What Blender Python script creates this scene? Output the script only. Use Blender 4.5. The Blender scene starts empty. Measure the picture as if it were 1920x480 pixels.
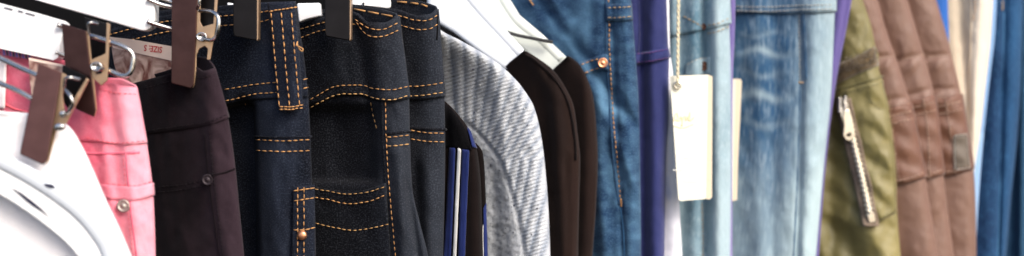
import bpy, math, random
import numpy as np
from mathutils import Vector
from mathutils.geometry import tessellate_polygon
random.seed(4); rng = np.random.RandomState(7)
SC = bpy.context.scene; COL = SC.collection
K = 0.000375; CZ = 1.25            # metres per photo pixel at one metre; height of the camera

def W(px, py, D):
    return np.stack([(np.asarray(px, float)-960)*K*D, np.asarray(D, float)+0*np.asarray(px, float),
                     CZ+(240-np.asarray(py, float))*K*D], -1)
def Dn(px): return 0.84+0.42*(max(px, 0)/1920)**1.15     # the row of hangers recedes to the right

# ------------------------------------------------------------------ curves and noise
def curve(pts):
    """smooth monotone interpolation through (a, b) pairs, straight beyond the ends"""
    pts = sorted(pts); x = np.array([p[0] for p in pts], float); y = np.array([p[1] for p in pts], float)
    if len(x) == 1: return lambda q: np.asarray(q, float)*0+y[0]
    d = np.diff(y)/np.diff(x); m = np.zeros_like(y)
    m[0] = d[0]; m[-1] = d[-1]
    for i in range(1, len(x)-1):
        m[i] = 0 if d[i-1]*d[i] <= 0 else 2*d[i-1]*d[i]/(d[i-1]+d[i])
    def f(q):
        q = np.asarray(q, float); i = np.clip(np.searchsorted(x, q)-1, 0, len(x)-2)
        h = x[i+1]-x[i]; t = (q-x[i])/h; tc = np.clip(t, 0, 1)
        r = (2*tc**3-3*tc**2+1)*y[i]+(tc**3-2*tc**2+tc)*h*m[i]+(-2*tc**3+3*tc**2)*y[i+1]+(tc**3-tc**2)*h*m[i+1]
        return r+(t-tc)*h*np.where(t < 0, m[0], m[-1])
    return f
def vnoise(x, y, seed=0):
    x = np.asarray(x, float); y = np.asarray(y, float)
    xi = np.floor(x).astype(int); yi = np.floor(y).astype(int); fx = x-xi; fy = y-yi
    fx = fx*fx*(3-2*fx); fy = fy*fy*(3-2*fy)
    def h(a, b):
        n = (a*374761393+b*668265263+seed*974634777) & 0x7fffffff
        n = ((n ^ (n >> 13))*1274126177) & 0x7fffffff
        return ((n ^ (n >> 16)) & 0xffff)/65535.0
    return (h(xi, yi)*(1-fx)*(1-fy)+h(xi+1, yi)*fx*(1-fy)+h(xi, yi+1)*(1-fx)*fy+h(xi+1, yi+1)*fx*fy)*2-1
def fbm(x, y, seed=0, o=4):
    r = 0; a = 1; s = 0
    for i in range(o):
        r = r+a*vnoise(x*2**i, y*2**i, seed+i*17); s += a; a *= .5
    return r/s
def smooth(a, b, x):
    t = np.clip((np.asarray(x, float)-a)/(b-a), 0, 1); return t*t*(3-2*t)

# ------------------------------------------------------------------ materials
def new_mat(name):
    m = bpy.data.materials.new(name); m.use_nodes = True
    nt = m.node_tree; return m, nt, nt.nodes['Principled BSDF']
def fabric(name, base, light, blotch=.25, bscale=30, stretch=(1, 1), speck=None, amt=.3, sscale=900, sstr=(1, 1),
           rough=.85, sheen=.2, weave=.25, wscale=700, diag=True, spec=.25, stain=None):
    m, nt, b = new_mat(name); N = nt.nodes; L = nt.links
    at = N.new('ShaderNodeAttribute'); at.attribute_name = 'cloth'
    sep = N.new('ShaderNodeSeparateXYZ'); L.new(at.outputs['Vector'], sep.inputs[0])
    cmb = N.new('ShaderNodeCombineXYZ'); L.new(sep.outputs[0], cmb.inputs[0]); L.new(sep.outputs[1], cmb.inputs[1])
    def mapped(s):
        mp = N.new('ShaderNodeMapping'); mp.inputs['Scale'].default_value = (s[0], s[1], 1)
        L.new(cmb.outputs[0], mp.inputs['Vector']); return mp.outputs[0]
    def noise(s, st=(1, 1), det=4, ro=.6):
        n = N.new('ShaderNodeTexNoise'); n.inputs['Scale'].default_value = s; n.inputs['Detail'].default_value = det
        n.inputs['Roughness'].default_value = ro; L.new(mapped(st), n.inputs['Vector']); return n.outputs['Fac']
    def math_(op, a, c, clamp=False):
        q = N.new('ShaderNodeMath'); q.operation = op; q.use_clamp = clamp
        for i, v in enumerate((a, c)):
            if isinstance(v, (int, float)): q.inputs[i].default_value = v
            else: L.new(v, q.inputs[i])
        return q.outputs[0]
    def mix(f, a, c):
        q = N.new('ShaderNodeMix'); q.data_type = 'RGBA'
        L.new(f, q.inputs[0])
        for i, v in ((6, a), (7, c)):
            if isinstance(v, tuple): q.inputs[i].default_value = (*v, 1)
            else: L.new(v, q.inputs[i])
        return q.outputs[2]
    bl = math_('MULTIPLY', math_('SUBTRACT', noise(bscale, stretch), .5), blotch*4)
    f = math_('ADD', sep.outputs[2], bl, True)
    c = mix(f, base, light)
    if stain:
        g = noise(18, (1, .5), 3); g = math_('MULTIPLY', math_('SUBTRACT', g, .56), 9, True); c = mix(g, c, stain)
    fine = noise(sscale, sstr, 3, .7)
    if speck:
        s = math_('MULTIPLY', math_('SUBTRACT', fine, .5), 6, True)
        c = mix(math_('MULTIPLY', s, amt), c, speck)
    L.new(c, b.inputs['Base Color'])
    wv = N.new('ShaderNodeTexWave'); wv.inputs['Scale'].default_value = wscale; wv.inputs['Distortion'].default_value = 1.5
    wv.inputs['Detail'].default_value = 1
    wv.bands_direction = 'DIAGONAL' if diag else 'X'; L.new(mapped((1, 1)), wv.inputs['Vector'])
    hgt = math_('ADD', math_('MULTIPLY', wv.outputs['Fac'], weave), math_('MULTIPLY', fine, .8))
    bp = N.new('ShaderNodeBump'); bp.inputs['Strength'].default_value = .55; bp.inputs['Distance'].default_value = .0006
    L.new(hgt, bp.inputs['Height']); L.new(bp.outputs[0], b.inputs['Normal'])
    b.inputs['Roughness'].default_value = rough; b.inputs['Specular IOR Level'].default_value = spec if max(base) > .02 else .08
    b.inputs['Sheen Weight'].default_value = sheen; b.inputs['Sheen Roughness'].default_value = .5
    return m
def plain(name, col, rough=.5, metal=0, spec=.5, var=.15, scale=120, bump=.1, coat=0, aniso=(1, 1, 1)):
    m, nt, b = new_mat(name); N = nt.nodes; L = nt.links
    tc = N.new('ShaderNodeTexCoord'); mp = N.new('ShaderNodeMapping'); mp.inputs['Scale'].default_value = aniso
    n = N.new('ShaderNodeTexNoise'); n.inputs['Scale'].default_value = scale; n.inputs['Detail'].default_value = 5
    L.new(tc.outputs['Object'], mp.inputs['Vector']); L.new(mp.outputs[0], n.inputs['Vector'])
    q = N.new('ShaderNodeMix'); q.data_type = 'RGBA'; L.new(n.outputs['Fac'], q.inputs[0])
    q.inputs[6].default_value = (*[max(0, c*(1-var)) for c in col], 1); q.inputs[7].default_value = (*[min(1, c*(1+var)) for c in col], 1)
    L.new(q.outputs[2], b.inputs['Base Color'])
    bp = N.new('ShaderNodeBump'); bp.inputs['Strength'].default_value = bump; bp.inputs['Distance'].default_value = .0004
    L.new(n.outputs['Fac'], bp.inputs['Height']); L.new(bp.outputs[0], b.inputs['Normal'])
    b.inputs['Roughness'].default_value = rough; b.inputs['Metallic'].default_value = metal
    b.inputs['Specular IOR Level'].default_value = spec; b.inputs['Coat Weight'].default_value = coat
    return m

M = {}
M['indigo'] = fabric('indigo_denim', (.0028, .0036, .0070), (.018, .024, .041), .22, 40, (1, .6), (.09, .105, .14), .32, 900, (1, 1), .9, .03, .5, 620)
M['indigo_grey'] = fabric('grey_indigo_denim', (.0045, .005, .0075), (.026, .031, .041), .2, 45, (1, .6), (.12, .13, .155), .32, 900, (1, 1), .9, .03, .5, 620)
M['black_cotton'] = fabric('brown_black_twill', (.0055, .0030, .0045), (.046, .028, .037), .15, 35, (1, .7), (.05, .037, .042), .2, 900, (1, 1), .9, .05, .3, 620)
M['pink'] = fabric('pink_twill', (.68, .12, .19), (.86, .36, .43), .3, 40, (1, .6), (.85, .36, .40), .25, 800, (1, 1), .85, .1, .3, 620)
M['white_cloth'] = fabric('white_cotton', (.84, .79, .785), (.90, .89, .89), .2, 25, (1, .3), None, 0, 700, (1, 1), .9, .1, .2, 600)
M['black_jersey'] = fabric('black_jersey', (.003, .0028, .0035), (.009, .008, .009), .2, 40, (1, 1), (.02, .02, .022), .2, 900, (1, 1), .95, .0, .2, 500, False)
M['brown_black_jersey'] = fabric('brown_black_jersey', (.005, .0032, .003), (.014, .009, .008), .2, 40, (1, 1), (.02, .014, .014), .2, 900, (1, 1), .95, .03, .2, 500, False)
M['royal'] = fabric('royal_blue_rib', (.005, .015, .10), (.010, .032, .17), .2, 60, (1, 1), None, 0, 900, (1, 1), .7, .1, .3, 500, False)
M['white_stripe'] = fabric('white_rib', (.6, .6, .58), (.8, .8, .78), .2, 60, (1, 1), None, 0, 900, (1, 1), .8, .1, .3, 500, False)
M['knit'] = fabric('grey_melange_knit', (.27, .31, .37), (.56, .58, .60), .10, 60, (1, 1), (.66, .67, .68), .40, 520, (1, 1.3), .95, .15, .6, 330, False, .15)
M['knit_plain'] = fabric('grey_fine_knit', (.33, .36, .40), (.54, .555, .57), .3, 160, (1, .5), (.10, .11, .14), .55, 300, (1, 1.2), .95, .15, .7, 420, False, .15)
M['choc'] = fabric('dark_brown_sweat', (.006, .0036, .0034), (.030, .016, .012), .15, 30, (1, .5), (.04, .026, .022), .2, 800, (1, 1), .92, .06, .3, 500)
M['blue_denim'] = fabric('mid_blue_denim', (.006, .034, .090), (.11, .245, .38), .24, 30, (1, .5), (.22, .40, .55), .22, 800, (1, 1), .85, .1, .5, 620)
M['purple'] = fabric('violet_blue_twill', (.014, .021, .095), (.036, .046, .18), .2, 40, (1, .4), (.12, .09, .30), .2, 800, (1, 1), .82, .2, .4, 500, False)
M['light_purple'] = fabric('lilac_cotton', (.11, .085, .26), (.26, .21, .44), .2, 30, (1, .4), None, 0, 700, (1, 1), .85, .2, .2, 500)
M['tie_dye'] = fabric('white_blue_tie_dye', (.74, .74, .80), (.85, .84, .85), .2, 30, (1, .5), None, 0, 700, (1, 1), .9, .1, .2, 500, True, .25, (.22, .34, .68))
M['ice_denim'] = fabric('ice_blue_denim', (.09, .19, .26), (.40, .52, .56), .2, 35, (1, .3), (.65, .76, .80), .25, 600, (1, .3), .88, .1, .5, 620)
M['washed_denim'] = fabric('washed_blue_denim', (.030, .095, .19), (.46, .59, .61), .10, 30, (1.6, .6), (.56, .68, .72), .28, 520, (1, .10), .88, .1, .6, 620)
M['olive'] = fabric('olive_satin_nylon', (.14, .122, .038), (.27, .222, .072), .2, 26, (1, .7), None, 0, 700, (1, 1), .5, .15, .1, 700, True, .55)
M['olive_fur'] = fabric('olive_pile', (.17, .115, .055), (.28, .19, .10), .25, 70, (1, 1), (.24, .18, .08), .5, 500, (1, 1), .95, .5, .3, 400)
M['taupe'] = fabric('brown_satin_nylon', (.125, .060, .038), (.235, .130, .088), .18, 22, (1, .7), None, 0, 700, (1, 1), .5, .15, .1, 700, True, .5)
M['taupe_rust'] = fabric('rusty_brown_nylon', (.125, .050, .026), (.235, .108, .062), .25, 26, (1, .7), None, 0, 700, (1, 1), .5, .15, .1, 700, True, .5)
M['cream'] = fabric('cream_cotton', (.58, .48, .35), (.74, .66, .54), .2, 20, (1, .3), None, 0, 700, (1, 1), .9, .1, .3, 600)
M['navy_denim'] = fabric('navy_blue_denim', (.004, .028, .085), (.020, .10, .23), .22, 28, (1.4, .3), (.06, .20, .38), .3, 600, (1, .3), .85, .1, .5, 620)
M['sky_denim'] = fabric('sky_blue_denim', (.13, .27, .50), (.30, .47, .70), .2, 30, (1, .4), None, 0, 700, (1, 1), .85, .1, .3, 620)
M['bright_blue'] = fabric('bright_blue_cotton', (.02, .10, .38), (.05, .19, .55), .2, 30, (1, .4), None, 0, 700, (1, 1), .85, .1, .3, 620)
M['teal_denim'] = fabric('teal_blue_denim', (.006, .032, .08), (.025, .09, .16), .2, 30, (1, .4), None, 0, 700, (1, 1), .85, .1, .3, 620)
def thread(n, c): M[n] = plain(n+'_thread', c, .7, 0, .2, .35, 900, .3)
thread('orange', (.50, .26, .10)); thread('gold', (.52, .30, .12)); thread('pink_th', (.72, .12, .15)); thread('dark_th', (.008, .005, .006))
thread('violet_th', (.16, .06, .20)); thread('pale_th', (.48, .46, .40)); thread('tan_th', (.42, .30, .17)); thread('brown_th', (.44, .31, .23))
thread('cream_th', (.66, .45, .26)); thread('blue_th', (.07, .20, .36))
M['copper'] = plain('copper_rivet', (.72, .33, .17), .38, .9, .5, .3, 300, .3)
M['steel'] = plain('steel', (.55, .53, .50), .25, 1, .5, .2, 200, .1)
M['pewter'] = plain('pewter_button', (.42, .38, .33), .42, .9, .5, .5, 700, .8)
M['dark_rivet'] = plain('dark_metal_rivet', (.028, .020, .024), .5, .6, .5, .4, 500, .6)
M['brown_rivet'] = plain('aged_copper_rivet', (.10, .045, .03), .4, .7, .5, .5, 500, .6)
M['bronze'] = plain('bronze_lacquer', (.075, .038, .034), .3, 1, .5, .4, 90, .25, 0)
M['brass'] = plain('brass', (.50, .33, .20), .36, .8, .5, .25, 120, .1)
M['black_plate'] = plain('black_lacquer', (.022, .020, .020), .35, 1, .5, .3, 80, .1)
M['plastic'] = plain('white_plastic', (.84, .84, .83), .32, 0, .5, .03, 60, .05, .2)
M['plastic_blue'] = plain('white_plastic_rim', (.66, .70, .74), .3, 0, .5, .03, 60, .05, .3)
M['plastic_cream'] = plain('cream_white_plastic', (.62, .66, .61), .35, 0, .5, .04, 60, .05, .2)
M['ink'] = plain('dark_ink', (.03, .03, .055), .6, 0, .4, .3, 500, .1)
M['red_ink'] = plain('red_ink', (.50, .025, .03), .6, 0, .4, .2, 500, .1)
M['gold_ink'] = plain('gold_ink', (.74, .66, .38), .45, .2, .4, .2, 500, .1)
M['grey_ink'] = plain('pale_grey_ink', (.66, .65, .60), .6, 0, .4, .1, 500, .1)
M['card'] = plain('cream_card', (.72, .70, .58), .7, 0, .3, .03, 90, .1)
M['card_edge'] = plain('beige_card', (.62, .54, .40), .7, 0, .3, .05, 90, .1)
M['card_beige'] = plain('blush_card', (.78, .62, .52), .5, 0, .3, .06, 90, .1)
M['string'] = plain('cream_string', (.72, .64, .45), .9, 0, .2, .2, 700, .6)
M['gold_metal'] = plain('pale_gold_metal', (.74, .67, .54), .3, .9, .5, .2, 200, .1)
M['black_rubber'] = plain('black_rubber', (.02, .02, .02), .5, 0, .4, .2, 100, .1)
M['backdrop'] = plain('backdrop_shade_black', (.004, .004, .0045), .95, 0, .1, .3, 5, .1)
M['zip_tape'] = fabric('zip_tape', (.24, .18, .13), (.32, .25, .19), .1, 60, (1, 1), None, 0, 900, (1, 1), .8, .1, .4, 900)
M['patch'] = plain('grey_brown_patch', (.125, .10, .075), .6, 0, .4, .2, 300, .2)
def marble():
    m, nt, b = new_mat('mottled_brown_print'); N = nt.nodes; L = nt.links
    tc = N.new('ShaderNodeTexCoord'); n = N.new('ShaderNodeTexNoise'); n.inputs['Scale'].default_value = 70
    n.inputs['Detail'].default_value = 6; n.inputs['Distortion'].default_value = 1.5
    L.new(tc.outputs['Object'], n.inputs['Vector']); r = N.new('ShaderNodeValToRGB')
    r.color_ramp.elements[0].position = .35; r.color_ramp.elements[0].color = (.16, .06, .045, 1)
    r.color_ramp.elements[1].position = .65; r.color_ramp.elements[1].color = (.62, .46, .38, 1)
    L.new(n.outputs['Fac'], r.inputs[0]); L.new(r.outputs[0], b.inputs['Base Color']); b.inputs['Roughness'].default_value = .3
    return m
M['marble'] = marble()

# ------------------------------------------------------------------ mesh builder
class MB:
    def __init__(s): s.off = 0; s.v = []; s.f = []; s.mi = []; s.at = []; s.sm = []; s.mats = []
    def mat(s, m):
        if m not in s.mats: s.mats.append(m)
        return s.mats.index(m)
    def add(s, V, F, m, at=None, sm=True):
        o = len(s.v); V = [tuple(map(float, q)) for q in V]; s.v += V
        s.at += [tuple(map(float, a)) for a in at] if at is not None else [(q[0], q[2], 0.) for q in V]
        k = s.mat(m)
        for f in F: s.f.append(tuple(o+i for i in f)); s.mi.append(k); s.sm.append(sm)
    def sheet(s, V, thick, m, wrap=False, at=None, side=1):
        """rows x columns grid of points made into a closed shell of real thickness"""
        r, c = V.shape[:2]
        du = (np.roll(V, -1, 1)-np.roll(V, 1, 1)) if wrap else np.gradient(V, axis=1)
        dv = np.gradient(V, axis=0); n = np.cross(du, dv); n /= (np.linalg.norm(n, axis=-1, keepdims=True)+1e-12)
        inn = V+side*n*thick; A = V.reshape(-1, 3); B = inn.reshape(-1, 3); q = r*c; F = []
        cc = c if wrap else c-1
        for i in range(r-1):
            for j in range(cc):
                a, b, d, e = i*c+j, i*c+(j+1) % c, (i+1)*c+(j+1) % c, (i+1)*c+j
                F.append((a, b, d, e)); F.append((q+a, q+e, q+d, q+b))
        for j in range(cc):
            j2 = (j+1) % c
            F.append((j, q+j, q+j2, j2)); o = (r-1)*c; F.append((o+j, o+j2, q+o+j2, q+o+j))
        if not wrap:
            for i in range(r-1):
                a, b = i*c, (i+1)*c; F.append((a, b, q+b, q+a)); a, b = i*c+c-1, (i+1)*c+c-1; F.append((a, q+a, q+b, b))
        if at is None: at = np.stack([V[..., 0], V[..., 2], V[..., 0]*0], -1)
        at = at.reshape(-1, 3)
        s.add(np.concatenate([A, B]), F, m, np.concatenate([at, at]))
    def tube(s, P, rad, m, n=8, closed=False, flat=1.0):
        P = [Vector(p) for p in P]; k = len(P); V = []; F = []
        up = Vector((0, 1, 0)); T0 = (P[1]-P[0]).normalized()
        if abs(T0.dot(up)) > .9: up = Vector((0, 0, 1))
        for i in range(k):
            a = P[i-1] if (i > 0 or closed) else P[0]; b = P[(i+1) % k] if (i < k-1 or closed) else P[-1]
            T = (b-a).normalized(); S = T.cross(up).normalized(); U = S.cross(T).normalized(); up = U
            r = rad[i] if isinstance(rad, (list, tuple)) else rad
            for j in range(n):
                g = 2*math.pi*j/n; V.append(P[i]+S*math.cos(g)*r+U*math.sin(g)*r*flat)
        for i in range(k if closed else k-1):
            for j in range(n):
                a = i*n+j; b = i*n+(j+1) % n; i2 = (i+1) % k
                F.append((a, b, i2*n+(j+1) % n, i2*n+j))
        if not closed: F.append(tuple(range(n))[::-1]); F.append(tuple((k-1)*n+j for j in range(n)))
        s.add(V, F, m)
    def prism(s, pts, D, thick, m, holes=(), mside=None):
        """outline in photo pixels at its own distance D (constant or function), extruded away from the camera"""
        f = D if callable(D) else (lambda x, y: D)
        loops = [list(pts)]+[list(h) for h in holes]; flat = [q for l in loops for q in l]
        tri = tessellate_polygon([[Vector((x, y, 0)) for x, y in l] for l in loops])
        A = [W(x, y, f(x, y)) for x, y in flat]; B = [a+np.array([0, thick, 0]) for a in A]; n = len(A)
        def ori(t, up):
            (x0, y0), (x1, y1), (x2, y2) = [flat[i] for i in t]
            cr = (x1-x0)*(y2-y0)-(x2-x0)*(y1-y0)
            return t if (cr < 0) == up else t[::-1]
        F1 = [ori(t, True) for t in tri]; F2 = [tuple(n+i for i in ori(t, False)) for t in tri]
        Fs = []; o = 0
        for l in loops:
            k = len(l)
            for i in range(k): Fs.append((o+i, o+(i+1) % k, n+o+(i+1) % k, n+o+i))
            o += k
        s.add(A+B, F1+F2+(Fs if mside is None else []), m, sm=False)
        if mside is not None: s.add(A+B, Fs, mside, sm=False)
    def disc(s, c, r, h, m, ry=None, n=20, prof=((0, 1), (.35, .98), (.8, .85), (1, .6), (1, 0))):
        """domed disc facing the camera; prof = (height, radius) pairs"""
        V = []; F = []; ry = ry or r; c = Vector(c)
        for (hh, rr) in prof:
            for j in range(n):
                g = 2*math.pi*j/n; V.append((c.x+r*rr*math.cos(g), c.y-h*hh, c.z+ry*rr*math.sin(g)))
        for i in range(len(prof)-1):
            for j in range(n): F.append((i*n+j, i*n+(j+1) % n, (i+1)*n+(j+1) % n, (i+1)*n+j))
        F.append(tuple(range(n))[::-1]); s.add(V, F, m)
    def build(s, name, parent=None, bevel=0, recalc=False, label=None):
        loc = Vector(parent.matrix_world.translation) if parent else Vector((0, 0, 0))
        if parent:
            loc = Vector(parent['_w'])
        me = bpy.data.meshes.new(name); me.from_pydata([(Vector(q)-loc) for q in s.v], [], s.f)
        for m in s.mats: me.materials.append(m)
        me.polygons.foreach_set('material_index', s.mi); me.polygons.foreach_set('use_smooth', s.sm)
        a = me.attributes.new('cloth', 'FLOAT_VECTOR', 'POINT'); a.data.foreach_set('vector', [c for q in s.at for c in q])
        o = bpy.data.objects.new(name, me); COL.objects.link(o)
        if recalc:
            import bmesh
            bm = bmesh.new(); bm.from_mesh(me); bmesh.ops.recalc_face_normals(bm, faces=bm.faces); bm.to_mesh(me); bm.free()
        if bevel:
            b = o.modifiers.new('Bevel', 'BEVEL'); b.width = bevel; b.segments = 3; b.limit_method = 'ANGLE'; b.angle_limit = .6
        o['_w'] = tuple(loc)
        if parent: o.parent = parent
        if label: o['label'] = label
        return o
def thing(name, label, cat, px, py, D, group=None):
    o = bpy.data.objects.new(name, None); COL.objects.link(o); w = W(px, py, D); o.location = w; o['_w'] = tuple(map(float, w))
    o.empty_display_size = .02; o['label'] = label; o['category'] = cat
    if group: o['group'] = group
    return o
def spline(pts, n=8):
    """Catmull-Rom through pixel/depth points, result in world space"""
    P = [np.array(p, float) for p in pts]; P = [2*P[0]-P[1]]+P+[2*P[-1]-P[-2]]; out = []
    for i in range(1, len(P)-2):
        for k in range(n):
            t = k/n; a, b, c, d = P[i-1:i+3]
            out.append(.5*((2*b)+(c-a)*t+(2*a-5*b+4*c-d)*t*t+(3*b-a-3*c+d)*t**3))
    out.append(P[-2]); return out
def wspline(pts, n=8): return [tuple(W(*p)) for p in spline(pts, n)]

# ------------------------------------------------------------------ hanging cloth
class Surf:
    """a garment folded over its hanger: a flank that recedes to the left and the rounded fold at the right"""
    def __init__(s, L, R, D0, dep=.05, p=1.0, th=.018, roll=34, folds=(), noise=.0016, ns=(60, 160), seed=1, extra=None, D1=0):
        s.L = curve(L); s.R = curve(R); s.D0 = D0; s.dep = dep; s.p = p; s.th = th; s.roll = roll; s.seed = seed
        s.folds = [(curve([(y, x) for x, y in f[0]]), f[1], f[2], f[3] if len(f) > 3 else (-999, 9999)) for f in folds]
        s.noise = noise; s.ns = ns; s.extra = extra; s.D1 = D1
    def uv(s, px, py):
        L = s.L(py); R = s.R(py); w = np.maximum(R-L, 1e-3); return np.clip((px-L)/w, 0, 1), w, R
    def D(s, px, py, back=False):
        px = np.asarray(px, float); py = np.asarray(py, float); u, w, R = s.uv(px, py)
        roll = np.minimum(s.roll, w*.9); t = np.clip((px-(R-roll))/roll, 0, 1); c = np.sqrt(1-t*t)
        uu = np.clip((R-px)/140.0, 0, 3)
        base = s.D0+s.dep*uu**s.p+s.D1*(py-240)/240+s.th/2
        if back: return base+s.th/2*c+.001
        d = base-s.th/2*c; m = np.minimum(1, c*1.3)
        for f, wd, amp, (y0, y1) in s.folds:
            d = d-amp*np.exp(-((px-f(py))/wd)**2)*m*smooth(y0-15, y0+25, py)*(1-smooth(y1-25, y1+15, py))
        d = d+s.noise*fbm(px/s.ns[0], py/s.ns[1], s.seed)*m+s.noise*.5*fbm(px/15+5, py/26, s.seed+9, 3)*m
        if s.extra is not None: d = d+s.extra(px, py)*m
        return d
def body(name, parent, S, m, top=None, topb=None, bot=560, step=4.5, tone=None, thick=.0012, label=None, mb=None, build=True, pre=None):
    ytop = min(y for _, y in top) if top else -45
    W0 = float(np.mean(S.R(np.array([100., 300.]))-S.L(np.array([100., 300.]))))
    n = max(10, int(W0/step)); rws = int((bot-ytop)/step)
    w = np.linspace(0, 1, n); u = .45*w+.55*np.sin(np.pi/2*w)
    def tcurve(tp):
        if not tp: return lambda q: q*0-45.
        a = []
        for x, y in tp: a.append((float((x-S.L(y))/(S.R(y)-S.L(y))), y))
        f = curve(a); return lambda q: f(q)
    v = np.linspace(0, 1, rws)[:, None]
    def side(tp, back):
        t0 = tcurve(tp)(u)[None, :]; py = t0+(bot-t0)*v; L = S.L(py); R = S.R(py); px = L+(R-L)*u[None, :]
        D = S.D(px, py, back)
        P = W(px, py, D)
        return P, px, py
    F, fx, fy = side(top, False); B, bx, by = side(topb or top, True)
    loop = np.concatenate([F, B[:, ::-1][:, 1:]], 1)
    X = np.concatenate([fx, bx[:, ::-1][:, 1:]], 1); Y = np.concatenate([fy, by[:, ::-1][:, 1:]], 1)
    mid = loop[len(loop)//2]; s = np.concatenate([[0], np.cumsum(np.linalg.norm(np.diff(mid, axis=0), axis=1))])
    fd = tone(X, Y) if tone else X*0  # mixes base to light colour: denim wear, and on several garments painted light
    at = np.stack([np.broadcast_to(s, X.shape), loop[..., 2], np.broadcast_to(fd, X.shape)], -1)
    mb = mb or MB(); mb.sheet(loop, thick, m, True, at, side=1)
    return mb
def patch(mb, S, top, bot, m, lift=.0008, thick=.0012, step=4, tone=None, puff=0, edge=0):
    """a second layer of cloth sewn on the surface between two edges given as photo pixels"""
    T = np.array(spline([(*p, 0) for p in top], 8))[:, :2] if len(top) > 2 else np.array(top, float)
    Bm = np.array(spline([(*p, 0) for p in bot], 8))[:, :2] if len(bot) > 2 else np.array(bot, float)
    def res(P, n):
        d = np.concatenate([[0], np.cumsum(np.linalg.norm(np.diff(P, axis=0), axis=1))]); q = np.linspace(0, d[-1], n)
        return np.stack([np.interp(q, d, P[:, 0]), np.interp(q, d, P[:, 1])], -1), d[-1]
    _, ln = res(T, 5); n = max(4, int(ln/step)); T, _ = res(T, n); Bm, _ = res(Bm, n)
    hgt = np.linalg.norm(T-Bm, axis=1).mean(); r = max(4, int(hgt/step)); v = np.linspace(0, 1, r)[:, None, None]
    G = T[None]*(1-v)+Bm[None]*v; px, py = G[..., 0], G[..., 1]
    mb.off = max(mb.off, lift+thick)
    e = np.minimum(1, np.minimum(v[..., 0], 1-v[..., 0])*hgt/4)
    D = S.D(px, py)-lift*(.5+.5*e)-thick
    if puff: D = D-puff*np.sin(np.pi*v[..., 0])*np.minimum(1, np.sin(np.pi*np.linspace(0, 1, n))[None]*3)
    P = W(px+edge*smooth(.8, 1, S.uv(px, py)[0]), py, D); at = np.stack([P[..., 0], P[..., 2], (tone(px, py) if tone else 0)+0*px], -1)
    mb.sheet(P, thick, m, False, at, side=1)
def stitch(mb, S, pts, m, pitch=11, w=1.7, lift=.0012, fill=.74, smoothp=True, jit=.5):
    P = [(*p, 0) for p in pts]; Q = np.array(spline(P, 10) if (smoothp and len(P) > 2) else P)[:, :2]
    d = np.concatenate([[0], np.cumsum(np.linalg.norm(np.diff(Q, axis=0), axis=1))]); n = max(1, int(d[-1]/pitch)); lift = mb.off+.00022
    for i in range(n):
        a = d[-1]*(i+.5-fill/2)/n+random.uniform(-jit, jit); b = d[-1]*(i+.5+fill/2)/n+random.uniform(-jit, jit)
        q = np.linspace(a, b, 4); x = np.interp(q, d, Q[:, 0])+random.uniform(-jit, jit)*.9; y = np.interp(q, d, Q[:, 1])+random.uniform(-jit, jit)*.6
        D = S.D(x, y); D = D-lift-np.array([-.0003, .0005, .0005, -.0003])
        r = .68*w*K*D[0]*random.uniform(.85, 1.15); mb.tube([tuple(p) for p in W(x, y, D)], [r*.55, r, r, r*.55], m, 6)
def seam(mb, S, pts, m, w=2.2, lift=-.0002):
    """a raised cord of cloth lying along the surface"""
    Q = np.array(spline([(*p, 0) for p in pts], 8))[:, :2]; D = S.D(Q[:, 0], Q[:, 1])-lift
    mb.tube([tuple(p) for p in W(Q[:, 0], Q[:, 1], D)], w*K*S.D0, m, 6)
def rivet(name, parent, S, x, y, r, m, lift=.001, h=.0016, label=None, ring=True):
    D = float(S.D(x, y))-lift; b = MB(); c = W(x, y, D+.001); rr = r*K*D
    pf = ((0, 1), (1.0, 1), (1.25, .9), (1.2, .72), (.95, .62), (1.0, .42), (1.35, .22), (1.4, .02)) if ring else ((0, 1), (.8, 1), (1.3, .8), (1.5, .4), (1.55, .02))
    b.disc(c, rr, h, m, prof=pf); return b.build(name, parent, label=label, recalc=True)

GR = []
# ================================================================== WHITE TOP ON THE LEFT
S = Surf([(150, -60), (560, -60)], [(205, 60), (222, 100), (235, 128), (270, 152), (320, 176), (380, 202), (430, 226), (480, 247), (560, 275)],
         .847, .0015, 1, .02, 70, [([(110, 240), (135, 480)], 20, .002), ([(60, 250), (75, 480)], 14, .0022), ([(30, 400), (50, 560)], 7, .002), ([(60, 400), (90, 560)], 6, .002), ([(160, 290), (205, 480)], 8, .002), ([(20, 300), (40, 480)], 10, .0012), ([(85, 300), (100, 480)], 9, .0012), ([(0, 380), (8, 500)], 9, .0012)], .0012, (50, 120), 3)
t = thing('white_garment', 'white cotton garment with soft folds gripped by the lowest bronze clip', 'garment', 60, 300, .86)
mb = body('body', t, S, M['white_cloth'], [(-60, 208), (60, 212), (100, 222), (128, 236)], tone=lambda x, y: .6+0*x); mb.build('body', t)
# curved white hanger in front of it
def arm(up, lo, D, th, name, parent, mat, bev=.0018):
    mb = MB(); U = [tuple(q[:2]) for q in spline([(*p, 0) for p in up], 6)]; Lo = [tuple(q[:2]) for q in spline([(*p, 0) for p in lo], 6)]
    mb.prism(U+Lo[::-1], D, th, mat); return mb
t = thing('plastic_hanger', 'curved white plastic hanger arm with a dark smear, in front of the white garment', 'hanger', 60, 380, .82)
up = [(-60, 262), (0, 290), (55, 318), (110, 352), (160, 392), (196, 434), (216, 474), (236, 560)]
lo = [(-60, 335), (0, 364), (45, 392), (90, 425), (130, 460), (160, 500), (190, 560)]
mb = arm(up, lo, .8375, .006, 'arm', t, M['plastic']); 
sm = [(22, 353), (40, 362), (60, 377), (76, 390), (92, 407), (78, 397), (62, 387), (50, 378), (36, 365)]
mb.prism(sm, .8372, .0005, M['ink']); arm_o = mb.build('arm', t, .0022)
mb = MB(); pth = [(-60, 270), (0, 299), (52, 327), (104, 360), (152, 398), (186, 438), (206, 476), (224, 560)]
mb.tube(wspline([(x, y, .8378) for x, y in pth]), .0050, M['plastic_blue'], 14, flat=.42)
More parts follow.
